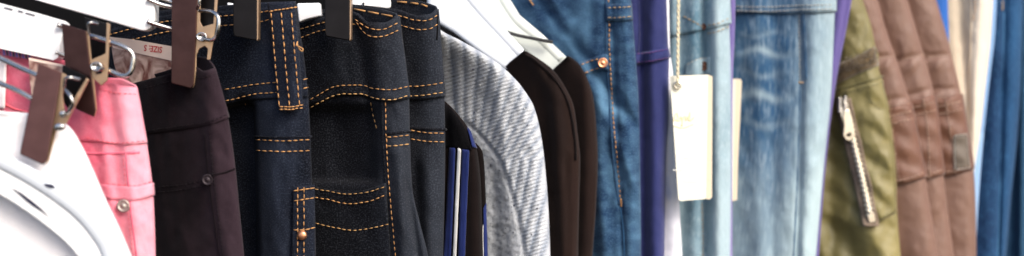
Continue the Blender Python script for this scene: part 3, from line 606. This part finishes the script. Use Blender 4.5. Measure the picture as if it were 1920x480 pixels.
S = Surf([(95, 982), (130, 945), (200, 930), (560, 930)], [(95, 986), (110, 1010), (130, 1036), (160, 1058), (200, 1076), (250, 1083), (300, 1088), (380, 1086), (480, 1084), (560, 1083)],
         1.066, .03, 1, .02, 34, [([(1045, 230), (1058, 480)], 12, .003), ([(1010, 130), (1040, 200), (1050, 300)], 12, .003), ([(1062, 330), (1066, 480)], 5, -.004, (290, 999))], .0016, (50, 100), 31)
t = thing('brown_sweater', 'dark brown sweater on the broad white hanger, directly behind the grey sweater', 'sweater', 1040, 300, 1.07, 'dark brown sweaters')
edge_light = lambda x, y: .15+.4*smooth(1040, 1080, x)  # light on the edge fold painted as a paler brown
mb = body('sleeve', t, S, M['choc'], [(982, 95), (986, 96)], tone=edge_light, step=4); seam(mb, S, [(985, 102), (1005, 115), (1040, 148), (1066, 195), (1078, 260), (1080, 300)], M['choc'], 2.2, .001); mb.build('sleeve', t)
S = Surf([(105, 1064), (140, 1030), (200, 1010), (560, 1010)], [(105, 1068), (120, 1086), (145, 1100), (180, 1112), (220, 1117), (300, 1121), (380, 1118), (480, 1111), (560, 1106)],
         1.082, .03, 1, .018, 30, [([(1100, 230), (1104, 480)], 10, .003), ([(1108, 340), (1104, 480)], 4, -.003, (320, 999))], .0014, (50, 100), 33)
t = thing('brown_sweater', 'dark brown sweater next to the mid blue jeans, with its hanger entering at the collar', 'sweater', 1095, 300, 1.08, 'dark brown sweaters')
mb = body('sleeve', t, S, M['choc'], [(1064, 105), (1068, 106)], tone=lambda x, y: .1+.4*smooth(1085, 1115, x), step=4); mb.build('sleeve', t)  # same painted light along the right fold

# ================================================================== MID BLUE JEANS
S = Surf([(-45, 900), (560, 960)], [(-45, 1181), (0, 1184), (80, 1190), (200, 1198), (350, 1201), (480, 1202), (560, 1202)], 1.098, .03, 1, .024, 44,
         [([(1172, 40), (1180, 200), (1184, 480)], 12, .003), ([(1125, 200), (1130, 480)], 12, .003), ([(1090, 0), (1100, 100)], 16, .003), ([(1150, 60), (1158, 250), (1168, 480)], 5, -.003), ([(1000, -20), (1060, 60)], 14, -.005), ([(1020, -30), (1075, 90)], 12, .003)], .0022, (40, 60), 37)
t = thing('blue_jeans', 'mid blue washed jeans with a copper rivet, between brown sweater and violet trousers', 'jeans', 1150, 240, 1.1)
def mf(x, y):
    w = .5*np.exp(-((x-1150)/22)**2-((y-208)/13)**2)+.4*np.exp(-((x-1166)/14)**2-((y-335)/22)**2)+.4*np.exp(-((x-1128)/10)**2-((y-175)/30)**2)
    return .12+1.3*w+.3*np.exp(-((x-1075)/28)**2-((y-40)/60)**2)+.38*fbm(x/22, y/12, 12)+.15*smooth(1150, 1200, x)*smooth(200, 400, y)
mb = body('leg', t, S, M['blue_denim'], tone=mf)
seam(mb, S, [(1135, -30), (1137, 60), (1140, 150), (1150, 300), (1160, 385)], M['blue_denim'], 2.4)
stitch(mb, S, [(1140, -30), (1142, 40), (1144, 120), (1150, 220), (1158, 310), (1163, 372)], M['orange'], 9, 1.6, .002)
stitch(mb, S, [(1164, 372), (1165, 380), (1165, 388)], M['orange'], 5, 3, .002, .95)
seam(mb, S, [(1164, 390), (1170, 440), (1172, 540)], M['blue_th'], 1.6); seam(mb, S, [(960, -40), (985, -12), (1000, 10)], M['orange'], 1.4, .0014)
mb.build('leg', t)
mb = MB(); patch(mb, S, [(1136, 8), (1160, 7), (1185, 6)], [(1137, 40), (1160, 40), (1187, 38)], M['blue_denim'], .0012, tone=mf)
for y in (14, 33): stitch(mb, S, [(1138, y), (1160, y), (1184, y-2)], M['tan_th'], 9, 1.5, .0032)
mb.build('seam_band', t)
mb = MB(); patch(mb, S, [(1072, 122), (1095, 114), (1130, 102), (1140, 102)], [(1076, 150), (1100, 139), (1130, 132), (1141, 134)], M['blue_denim'], .001, tone=mf)
stitch(mb, S, [(1080, 126), (1100, 117), (1122, 110)], M['orange'], 9, 1.5, .0032); stitch(mb, S, [(1086, 142), (1105, 133), (1124, 127)], M['orange'], 9, 1.5, .0032); mb.build('pocket_edge', t)
rivet('rivet', t, S, 1130, 118, 9.5, M['copper'], .0028, .0016)

# ================================================================== VIOLET TROUSERS
S = Surf([(-45, 1130), (560, 1150)], [(-45, 1248), (0, 1250), (60, 1252), (100, 1254), (112, 1255), (140, 1254), (200, 1254), (300, 1249), (480, 1246), (560, 1245)], 1.118, .018, 1, .018, 20,
         [([(1200, 0), (1203, 100), (1206, 480)], 9, -.005), ([(1222, 0), (1226, 480)], 9, .002), ([(1230, 120), (1232, 480)], 14, .002)], .0018, (40, 80), 41)
t = thing('violet_trousers', 'violet-blue trousers between the mid blue jeans and the cream swing tag', 'trousers', 1225, 240, 1.12)
vf = lambda x, y: .2+.4*smooth(1225, 1250, x)+.3*fbm(x/20, y/12, 14)*(y < 130)
mb = body('leg', t, S, M['purple'], tone=vf); seam(mb, S, [(1196, -40), (1198, 60), (1196, 98)], M['purple'], 2)
mb.build('leg', t)
mb = MB(); patch(mb, S, [(1190, 100), (1222, 95), (1252, 90)], [(1190, 122), (1222, 118), (1256, 108)], M['purple'], .0014, tone=lambda x, y: .5+0*x, edge=2)
for k_, y in enumerate((101, 117)): stitch(mb, S, [(1194, y), (1222, y-3), (1252, y-9)], M['violet_th'], 6, 1.3, .0034)
mb.build('seam_band', t)
# ================================================================== TIE-DYE CLOTH
S = Surf([(-45, 1215), (560, 1215)], [(-45, 1254), (90, 1256), (140, 1262), (300, 1270), (400, 1275), (480, 1279), (560, 1282)], 1.127, .03, 1, .014, 24, [], .002, (30, 70), 43)
t = thing('tie_dye_garment', 'narrow strip of white and blue tie-dyed cloth beside the violet trousers', 'garment', 1262, 300, 1.13)
body('body', t, S, M['tie_dye'], tone=lambda x, y: .5+0*x).build('body', t)

# ================================================================== ICE BLUE JEANS
S = Surf([(-45, 1225), (560, 1225)], [(-45, 1364), (0, 1366), (60, 1368), (120, 1370), (300, 1371), (480, 1369), (560, 1368)], 1.145, .034, 1, .026, 46,
         [([(1345, 60), (1347, 480)], 12, .004), ([(1322, 50), (1324, 480)], 8, -.009), ([(1300, 150), (1300, 480)], 12, .003), ([(1262, 0), (1264, 480)], 8, .003)], .0018, (40, 70), 47)
t = thing('light_blue_jeans', 'pale ice blue jeans with a dark copper button behind the cream tags', 'jeans', 1340, 240, 1.15)
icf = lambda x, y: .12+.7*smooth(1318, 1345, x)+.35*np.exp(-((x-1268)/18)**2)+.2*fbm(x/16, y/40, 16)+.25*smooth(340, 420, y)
mb = body('leg', t, S, M['ice_denim'], tone=icf)
stitch(mb, S, [(1316, 380), (1318, 440), (1318, 540)], M['tan_th'], 7, 1.3); seam(mb, S, [(1322, 380), (1323, 540)], M['ice_denim'], 2); mb.build('leg', t)
mb = MB(); patch(mb, S, [(1240, -30), (1300, -30), (1366, -32)], [(1240, 72), (1290, 62), (1325, 55), (1370, 44)], M['ice_denim'], .0014, tone=icf, edge=2)
for d in (0, 15): stitch(mb, S, [(1325, 52+d-4), (1345, 44+d), (1368, 34+d)], M['tan_th'], 8, 1.5, .0034)
stitch(mb, S, [(1280, 30), (1300, 40), (1320, 52)], M['tan_th'], 8, 1.6, .0034); mb.build('waistband', t)
mb = MB(); patch(mb, S, [(1284, 122), (1305, 112), (1330, 106)], [(1284, 142), (1305, 144), (1330, 140)], M['ice_denim'], .001, tone=lambda x, y: .6+0*x)
stitch(mb, S, [(1286, 122), (1305, 112), (1326, 108)], M['pale_th'], 8, 1.3, .003); mb.build('pocket_edge', t)
rivet('button', t, S, 1319, 124, 9, M['brown_rivet'], .003, .0018); rivet('rivet', t, S, 1318, 50, 6, M['brown_rivet'], .003, .0014)
# tags
t = thing('swing_tag', 'large cream folded swing tag with pale gold script hanging on a cream string', 'tag', 1295, 250, 1.11, 'cream swing tags')
td = lambda x, y: 1.112-.00003*(y-142)+.0001*(x-1255)
mb = MB(); mb.prism([(1256, 142), (1328, 140), (1324, 373), (1277, 377), (1272, 374)], td, .0008, M['card']); 
mb.prism([(1262, 318), (1296, 318), (1296, 320), (1262, 320)], lambda x, y: td(x, y)-.0003, .0002, M['grey_ink'])
for i, y in enumerate((296, 304, 330, 340)): mb.prism([(1282, y), (1312-4*(i % 3), y), (1312-4*(i % 3), y+1.2), (1282, y+1.2)], lambda x, y: td(x, y)-.0003, .0002, M['grey_ink'])
mb.build('front_leaf', t)
mb = MB(); mb.prism([(1328, 140), (1336, 143), (1335, 370), (1330, 374), (1324, 373)], lambda x, y: td(x, y)+.001+.0006*(x-1326), .0008, M['card_edge']); mb.build('back_leaf', t)
mb = MB(); sc = [(1262, 228), (1266, 216), (1270, 212), (1271, 226), (1266, 224), (1274, 226), (1277, 218), (1280, 232), (1278, 236), (1281, 222), (1285, 218), (1286, 226), (1290, 218), (1291, 226), (1294, 210), (1293, 226), (1297, 224), (1302, 220)]
mb.tube(wspline([(x, y, td(x, y)-.0003) for x, y in sc], 5), .0004, M['gold_ink'], 6, flat=.3); mb.tube(wspline([(1262, 236, td(1262, 236)-.0003), (1280, 240, td(1280, 240)-.0003), (1300, 233, td(1300, 233)-.0003)], 5), .0003, M['gold_ink'], 6, flat=.3); mb.build('script_print', t)
mb = MB(); mb.tube([tuple(W(1270+6*math.cos(g), 160+6*math.sin(g), 1.1105)) for g in np.linspace(0, 2*math.pi, 20, endpoint=False)], .0009, M['gold_metal'], 8, closed=True); mb.build('eyelet', t)
mb = MB()
for ph in (0, math.pi): mb.tube([tuple(W(1272-y*.010+1.6*math.cos(y*.30+ph), y, 1.108+.0006*math.sin(y*.30+ph))) for y in np.arange(-45, 161, 3)], .00085, M['string'], 6)
mb.build('string', t)
t = thing('swing_tag', 'narrow cream swing tag edge showing right of the pale ice blue jeans', 'tag', 1380, 250, 1.16, 'cream swing tags')
mb = MB(); mb.prism([(1345, 147), (1388, 148), (1391, 152), (1384, 300), (1382, 375), (1374, 377), (1345, 377)], lambda x, y: 1.182+.0001*(x-1345), .0008, M['card_edge']); mb.prism([(1345, 148), (1380, 149), (1374, 376), (1345, 376)], lambda x, y: 1.180, .0006, M['card']); mb.build('leaf', t)

# ================================================================== LILAC STRIP, WASHED JEANS
S = Surf([(-45, 1330), (560, 1330)], [(-45, 1379), (0, 1379), (60, 1378), (150, 1374), (300, 1373), (560, 1373)], 1.158, .03, 1, .012, 20, [], .001, (30, 70), 51)
t = thing('lilac_garment', 'narrow lilac cloth strip above the small tag, between two light jeans', 'garment', 1374, 80, 1.16)
body('body', t, S, M['light_purple'], tone=lambda x, y: .2+.8*smooth(60, 220, y)).build('body', t)
S = Surf([(-45, 1335), (560, 1335)], [(-45, 1567), (0, 1566), (80, 1563), (180, 1558), (300, 1546), (400, 1537), (480, 1530), (560, 1523)], 1.175, .026, 1, .03, 66,
         [([(1420, 60), (1425, 480)], 22, .004), ([(1500, 20), (1502, 160), (1495, 480)], 6, -.003, (20, 999)), ([(1455, 100), (1450, 480)], 12, -.002), ([(1525, 60), (1515, 480)], 16, .003)], .0022, (35, 90), 53)
t = thing('washed_jeans', 'broad washed blue jeans fading to near white along the right fold', 'jeans', 1460, 240, 1.18)
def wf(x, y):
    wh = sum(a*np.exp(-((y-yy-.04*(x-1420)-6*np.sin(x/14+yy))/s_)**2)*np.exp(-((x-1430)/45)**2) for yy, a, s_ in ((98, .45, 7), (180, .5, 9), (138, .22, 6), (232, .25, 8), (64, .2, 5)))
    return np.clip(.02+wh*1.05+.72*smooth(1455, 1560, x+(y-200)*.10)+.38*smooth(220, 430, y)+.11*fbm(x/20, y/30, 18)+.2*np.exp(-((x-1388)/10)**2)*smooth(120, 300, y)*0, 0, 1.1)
mb = body('leg', t, S, M['washed_denim'], tone=wf, step=4)
stitch(mb, S, [(1498, 28), (1499, 90), (1500, 152)], M['pale_th'], 7, 1.5); stitch(mb, S, [(1498, 154), (1506, 155)], M['cream_th'], 4, 3, .002, .95); seam(mb, S, [(1507, 26), (1510, 90), (1512, 150)], M['washed_denim'], 2)
seam(mb, S, [(1500, 160), (1496, 300), (1488, 480), (1484, 550)], M['washed_denim'], 1.8); mb.build('leg', t)
mb = MB(); patch(mb, S, [(1345, -40), (1450, -38), (1567, -40)], [(1345, 26), (1400, 25), (1480, 26), (1567, 22)], M['washed_denim'], .0014, tone=lambda x, y: wf(x, y)*.9+.05, edge=2)
for y in (10, 18): stitch(mb, S, [(1380, y+2), (1440, y+3), (1500, y), (1560, y-1)], M['pale_th'], 7, 1.5, .0034)
mb.build('waistband', t)
# ================================================================== SECOND VIOLET PIECE
S = Surf([(-45, 1520), (560, 1480)], [(-45, 1604), (0, 1597), (40, 1590), (80, 1582), (130, 1572), (180, 1564), (240, 1556), (350, 1545), (560, 1530)], 1.19, .03, 1, .018, 34, [([(1578, 0), (1560, 140)], 6, .003), ([(1588, 0), (1570, 120)], 5, -.003)], .001, (30, 70), 57)
t = thing('purple_garment', 'tapering purple cloth between the washed jeans and the olive jacket', 'garment', 1575, 80, 1.19)
body('body', t, S, M['light_purple'], tone=lambda x, y: -.2+.2*smooth(1570, 1590, x)).build('body', t)

# ================================================================== OLIVE JACKET
def owr(x, y):
    w = smooth(150, 190, y)
    return -.0016*w*np.sin((y-.75*x)/9+2*fbm(x/40, y/40, 60))*(.4+.6*smooth(1610, 1660, x))*(1-smooth(390, 430, y)) - .0035*smooth(400, 430, y)*np.sin((x-.6*(y-400))/17+1.2)
S = Surf([(-45, 1500), (560, 1470)], [(-45, 1606), (0, 1618), (50, 1634), (88, 1642), (105, 1648), (125, 1648), (150, 1654), (200, 1667), (250, 1674), (300, 1679), (350, 1681), (420, 1684), (480, 1689), (560, 1694)], 1.205, .03, 1, .03, 56,
         [([(1560, 300), (1560, 480)], 16, -.004)], .0026, (40, 50), 61, extra=owr)
t = thing('olive_jacket', 'olive satin bomber jacket with a diagonal metal zip pocket on the sleeve', 'jacket', 1610, 300, 1.2)
mb = body('sleeve', t, S, M['olive'], tone=lambda x, y: .3+.5*smooth(380, 440, y)*smooth(1590, 1640, x)-.1*smooth(380, 430, y)*(x < 1600), step=4)  # satin highlight near the bottom painted into the olive colour
seam(mb, S, [(1560, 170), (1600, 160), (1655, 143)], M['olive'], 2.2); mb.build('sleeve', t)
mb = MB(); patch(mb, S, [(1540, 132), (1575, 118), (1610, 104), (1640, 86)], [(1540, 172), (1575, 155), (1610, 138), (1648, 122)], M['olive_fur'], .0005, .0012, 3, puff=.003)
for i in range(420):
    s_ = random.random(); x = 1562+s_*84; y = 128-s_*26+random.uniform(-15, 15)*(.95); c = np.array(W(x, y, float(S.D(x, y))-.006)); d = np.array([random.uniform(-.0014, .0014), -.0014, random.uniform(-.0016, .0016)]); mb.tube([tuple(c+np.array([0, .001, 0])), tuple(c+d)], [.0003, .0001], M['olive_fur'], 3)
mb.build('pile_strip', t)
PT = [(1585, 168), (1620, 158), (1656, 148)]; PB = [(1625, 424), (1655, 412), (1680, 398)]
mb = MB(); patch(mb, S, PT, PB, M['olive'], .0022, .0014, 4, tone=lambda x, y: .45+.2*fbm(x/15, y/12, 3))
stitch(mb, S, [(1668, 180), (1676, 260), (1681, 345), (1681, 398)], M['tan_th'], 7, .9, .0044); stitch(mb, S, [(1592, 172), (1622, 164), (1656, 154)], M['olive'], 7, 1.0, .0042)
stitch(mb, S, [(1628, 168), (1634, 190), (1652, 205)], M['olive'], 7, 1.0, .0042); stitch(mb, S, [(1642, 414), (1662, 404), (1682, 392)], M['olive'], 7, 1.0, .0042); mb.build('sleeve_pocket', t)
zc = curve([(185, 1582), (240, 1595), (300, 1609), (360, 1623), (415, 1634)])
zp = MB(); ys = np.linspace(184, 424, 60); zv = []
patch(zp, S, [(float(zc(184))-20, 186), (float(zc(184)), 184), (float(zc(184))+14, 182)], [(float(zc(422))-20, 424), (float(zc(422)), 424), (float(zc(422))+12, 421)], M['taupe'], .0046, .001, 4) if False else None
Gx = []; rows = []
for y in ys:
    xs = float(zc(y))+np.linspace(-18, 13, 9); D = S.D(xs, y+0*xs)-.0052; rows.append(W(xs, y+0*xs, D))
zp.sheet(np.array(rows), .001, M['zip_tape'], False, None, 1)
z = zp.build('zip', t)
mb = MB()
for i, y in enumerate(np.arange(188, 412, 4.6)):
    x = float(zc(y)); sd = -1 if i % 2 else 1; D = float(S.D(x, y))-.0064
    mb.tube([tuple(W(x-6.4+sd*1.2, y-1, D)), tuple(W(x+6.4+sd*1.2, y+.8, D))], .0013, M['gold_metal'], 6)
mb.build('teeth', z)
mb = MB(); D = float(S.D(1635, 410))-.008; mb.prism([(1627, 404), (1640, 402), (1642, 416), (1630, 418)], D, .003, M['gold_metal']); mb.build('end_stop', z, .0005)
mb = MB(); D = float(S.D(1590, 225))-.010
mb.prism([(1583, 208), (1593, 206), (1597, 220), (1603, 248), (1602, 259), (1594, 264), (1586, 262), (1581, 254), (1583, 235), (1581, 220)], D, .0022, M['gold_metal'], holes=[[(1590, 248), (1595, 247), (1597, 251), (1595, 255), (1590, 255), (1587, 252)]])
mb.build('puller', z, .0007)
mb = MB(); mb.prism([(1574, 200), (1600, 196), (1598, 224), (1580, 228)], D+.002, .003, M['steel']); 
for k_ in range(5):
    yy = 184+k_*6; mb.tube([tuple(W(1568, yy+2, D+.003)), tuple(W(1577, yy, D+.001))], .0011, M['steel'], 6); mb.tube([tuple(W(1582, yy-2, D+.001)), tuple(W(1590, yy-1, D+.003))], .0011, M['steel'], 6)
mb.build('slider', z)

# ================================================================== THREE BROWN JACKETS
def sleeve(Rc, Lx, D, seed, lab, seams, band, fc_, patch_=False):
    def ex(x, y):
        d = 0*x
        for (xa, ya, xb, yb) in seams:
            yl = ya+(yb-ya)*np.clip((x-xa)/(xb-xa), 0, 1); d = d+.0018*np.exp(-((y-yl)/5.5)**2)
            d = d-.0009*np.exp(-((y-yl-18)/13)**2)*(1+.7*np.sin(x/4.5+seed+y/9))
        return d-.0007*smooth(band[0], band[0]+15, y)*(1-smooth(band[1]-10, band[1], y))*np.sin((y-.4*x)/7+seed)
    S = Surf([(-45, Lx), (560, Lx)], Rc, D, .022, 1, .028, 44, [], .0016, (40, 60), seed, extra=ex)
    t = thing('brown_jacket', lab, 'jacket', float(S.R(240.))-25, 240, D, 'brown padded jackets')
    mb = body('sleeve', t, S, M['taupe'], tone=lambda x, y: .35+.25*smooth(-60, -10, x-S.R(y)), step=3.5);  # light on the right side of the sleeve painted into its colour
    for (xa, ya, xb, yb) in seams[:1]: stitch(mb, S, [(xa, ya), ((xa+xb)/2, (ya+yb)/2+1), (xb, yb)], M['brown_th'], 5, 1.2, .0006)
    mb.build('sleeve', t)
    R0 = lambda y, d=0: float(S.R(y))+d
    b0, b1 = band; mb = MB(); T = [(R0(b0, -75), b0+12), (R0(b0, -35), b0+6), (R0(b0, 1), b0-3)]; B = [(R0(b1, -70), b1+16), (R0(b1, -35), b1+12), (R0(b1, 1), b1)]
    patch(mb, S, T, B, M['taupe_rust'], .0018, .0014, 4, tone=lambda x, y: .25+.2*fbm(x/14, y/12, seed), edge=2)
    for d in (14, 28): stitch(mb, S, [(R0(b0+d, -70), b0+d+12), (R0(b0+d, -35), b0+d+6), (R0(b0+d, -2), b0+d-2)], M['brown_th'], 7, 1.5, .0042)
    for q in fc_: stitch(mb, S, [(R0(b0)+q, b0+4), (R0((b0+b1)/2)+q-2, (b0+b1)/2), (R0(b1)+q-4, b1+10)], M['brown_th'], 7, 1.5, .0042)
    stitch(mb, S, [(R0(b1-8, -70), b1+8), (R0(b1-8, -35), b1+4), (R0(b1-8, -2), b1-8)], M['brown_th'], 7, 1.5, .0042); mb.build('cuff_band', t)
    if patch_:
        pq = MB(); patch(pq, S, [(1789, 254), (1800, 252), (1813, 251)], [(1792, 319), (1806, 318), (1820, 313)], M['patch'], .0035, .001, 3)
        for a_, b_ in (((1789, 255), (1791, 318)), ((1789, 254), (1814, 251)), ((1792, 319), (1820, 314)), ((1813, 252), (1819, 313))): stitch(pq, S, [a_, b_], M['pale_th'], 6, 1.3, .0052, .95)
        pq.build('cloth_patch', t)
sleeve([(-45, 1622), (0, 1646), (50, 1660), (100, 1677), (150, 1694), (200, 1709), (260, 1722), (330, 1735), (400, 1746), (480, 1761), (560, 1775)], 1580, 1.215, 71,
       'brown padded jacket sleeve nearest the olive jacket', [(1640, 108, 1680, 104), (1655, 190, 1705, 182)], (196, 332), (-45,))
sleeve([(-45, 1690), (0, 1702), (50, 1717), (105, 1733), (160, 1748), (220, 1760), (280, 1767), (330, 1770), (400, 1778), (480, 1789), (560, 1800)], 1630, 1.228, 73,
       'middle brown padded jacket sleeve between two others alike', [(1690, 112, 1736, 100), (1700, 180, 1750, 166)], (180, 326), (-22,))
sleeve([(-45, 1740), (0, 1756), (60, 1774), (120, 1789), (180, 1803), (240, 1813), (290, 1820), (330, 1827), (400, 1830), (480, 1831), (560, 1832)], 1680, 1.24, 75,
       'brown padded jacket sleeve with a square cloth patch, next to the cream trousers', [(1730, 106, 1790, 102), (1750, 168, 1803, 166)], (178, 316), (-30,), True)

# ================================================================== RIGHT END: BLUE STRIP, CREAM, SKY, NAVY, TEAL
S = Surf([(-45, 1700), (560, 1700)], [(-45, 1776), (0, 1777), (60, 1779), (560, 1790)], 1.25, .02, 1, .012, 24, [], .001, (40, 80), 81)
t = thing('blue_garment', 'small wedge of bright blue cloth above the last brown sleeve', 'garment', 1768, 20, 1.25)
body('body', t, S, M['bright_blue'], tone=lambda x, y: .4+0*x).build('body', t)
S = Surf([(-45, 1740), (560, 1740)], [(-45, 1864), (0, 1862), (80, 1857), (160, 1848), (250, 1838), (320, 1827), (400, 1818), (560, 1800)], 1.262, .024, 1, .024, 46,
         [([(1800, 0), (1812, 200)], 9, -.004), ([(1840, 0), (1825, 250)], 12, .003)], .002, (40, 90), 83)
t = thing('cream_trousers', 'cream cotton trousers with a tan seam, between brown sleeve and navy jeans', 'trousers', 1830, 150, 1.26)
mb = body('leg', t, S, M['cream'], tone=lambda x, y: .1+.9*smooth(1815, 1840, x+y*.1)); seam(mb, S, [(1820, -30), (1820, 60), (1816, 200), (1808, 320)], M['cream'], 2)  # lit right side and shaded left side painted into the cream
stitch(mb, S, [(1826, -30), (1828, 10), (1826, 34)], M['cream_th'], 8, 1.4, .002); stitch(mb, S, [(1822, 36), (1829, 36)], M['cream_th'], 4, 1.6, .002); mb.build('leg', t)
S = Surf([(-45, 1800), (560, 1780)], [(-45, 1870), (0, 1869), (60, 1866), (140, 1857), (250, 1845), (330, 1838), (420, 1832), (560, 1826)], 1.272, .02, 1, .014, 24, [], .001, (40, 90), 85)
t = thing('sky_blue_jeans', 'thin sky blue edge of jeans along the cream trousers', 'jeans', 1855, 150, 1.27)
body('leg', t, S, M['sky_denim'], tone=lambda x, y: .4+.5*(y > 250)).build('leg', t)
S = Surf([(-45, 1780), (560, 1780)], [(-45, 1922), (0, 1918), (150, 1914), (250, 1908), (350, 1898), (480, 1886), (560, 1878)], 1.285, .02, 1, .028, 50,
         [([(1868, 60), (1850, 480)], 14, .003), ([(1884, 30), (1872, 480)], 4, -.004), ([(1905, 0), (1895, 200)], 10, .002)], .002, (40, 90), 87)
t = thing('navy_jeans', 'deep blue jeans with a small orange bar tack, right of the cream trousers', 'jeans', 1880, 240, 1.28)
nf = lambda x, y: .15+.3*smooth(1875, 1895, x+y*.05)+.3*fbm(x/18, y/60, 21)
mb = body('leg', t, S, M['navy_denim'], tone=nf); seam(mb, S, [(1882, 24), (1880, 150), (1876, 300), (1868, 540)], M['blue_th'], 1.6)
stitch(mb, S, [(1880, 2), (1880, 20)], M['tan_th'], 6, 2.2, .002, .9); mb.build('leg', t)
S = Surf([(-45, 1830), (560, 1820)], [(-45, 1990), (560, 1975)], 1.30, .022, 1, .028, 60, [([(1918, 0), (1914, 480)], 6, .004), ([(1900, 300), (1896, 480)], 10, -.003)], .002, (40, 90), 89)
t = thing('teal_jeans', 'darker teal-blue jeans cut off by the right edge of the photo', 'jeans', 1930, 300, 1.3)
body('leg', t, S, M['teal_denim'], tone=lambda x, y: .25+.5*smooth(1905, 1920, x)).build('leg', t)

# ================================================================== SETTING
mb = MB(); n = 30; X = np.linspace(-2.2, 2.2, n); Z = np.linspace(CZ-1.2, CZ+1.0, 14)  # added near-black sheet, stands in for the shade seen between garments
V = np.array([[(x, 1.75+.02*math.sin(x*9), z) for x in X] for z in Z]); mb.sheet(V, .01, M['backdrop'], False, None, -1)
o = mb.build('backdrop'); o['kind'] = 'structure'; o['label'] = 'added black backdrop standing for the shade behind the row of hanging clothes'

for o in bpy.data.objects:
    if '_w' in o: del o['_w']

# ================================================================== LIGHT AND CAMERA
w = bpy.data.worlds.new('World'); SC.world = w; w.use_nodes = True; nt = w.node_tree
sky = nt.nodes.new('ShaderNodeTexSky'); sky.sky_type = 'NISHITA'; sky.sun_disc = False
el, az = math.radians(38), math.radians(142)     # azimuth clockwise from +Y (north): behind the camera, to its right
sky.sun_elevation = el; sky.sun_rotation = az; sky.dust_density = 2.5; sky.air_density = .6; sky.ozone_density = .3
nt.links.new(sky.outputs[0], nt.nodes['Background'].inputs[0]); nt.nodes['Background'].inputs[1].default_value = .12
sd = bpy.data.lights.new('sun', 'SUN'); sd.energy = 1.1; sd.angle = math.radians(24); sd.color = (1, .95, .87)
so = bpy.data.objects.new('sun', sd); COL.objects.link(so)
dirv = Vector((math.sin(az)*math.cos(el), math.cos(az)*math.cos(el), math.sin(el))); so.rotation_euler = dirv.to_track_quat('Z', 'Y').to_euler()
cd = bpy.data.cameras.new('camera'); cam = bpy.data.objects.new('camera', cd); COL.objects.link(cam); SC.camera = cam
cam.location = (0, 0, CZ); cam.rotation_euler = (math.pi/2, 0, 0); cd.sensor_width = 36; cd.lens = 50; cd.clip_start = .05; cd.clip_end = 50
cd.dof.use_dof = True; cd.dof.focus_distance = .985; cd.dof.aperture_fstop = 4.0
SC.view_settings.view_transform = 'Standard'; SC.view_settings.look = 'None'; SC.view_settings.exposure = 1.25; SC.view_settings.gamma = 1
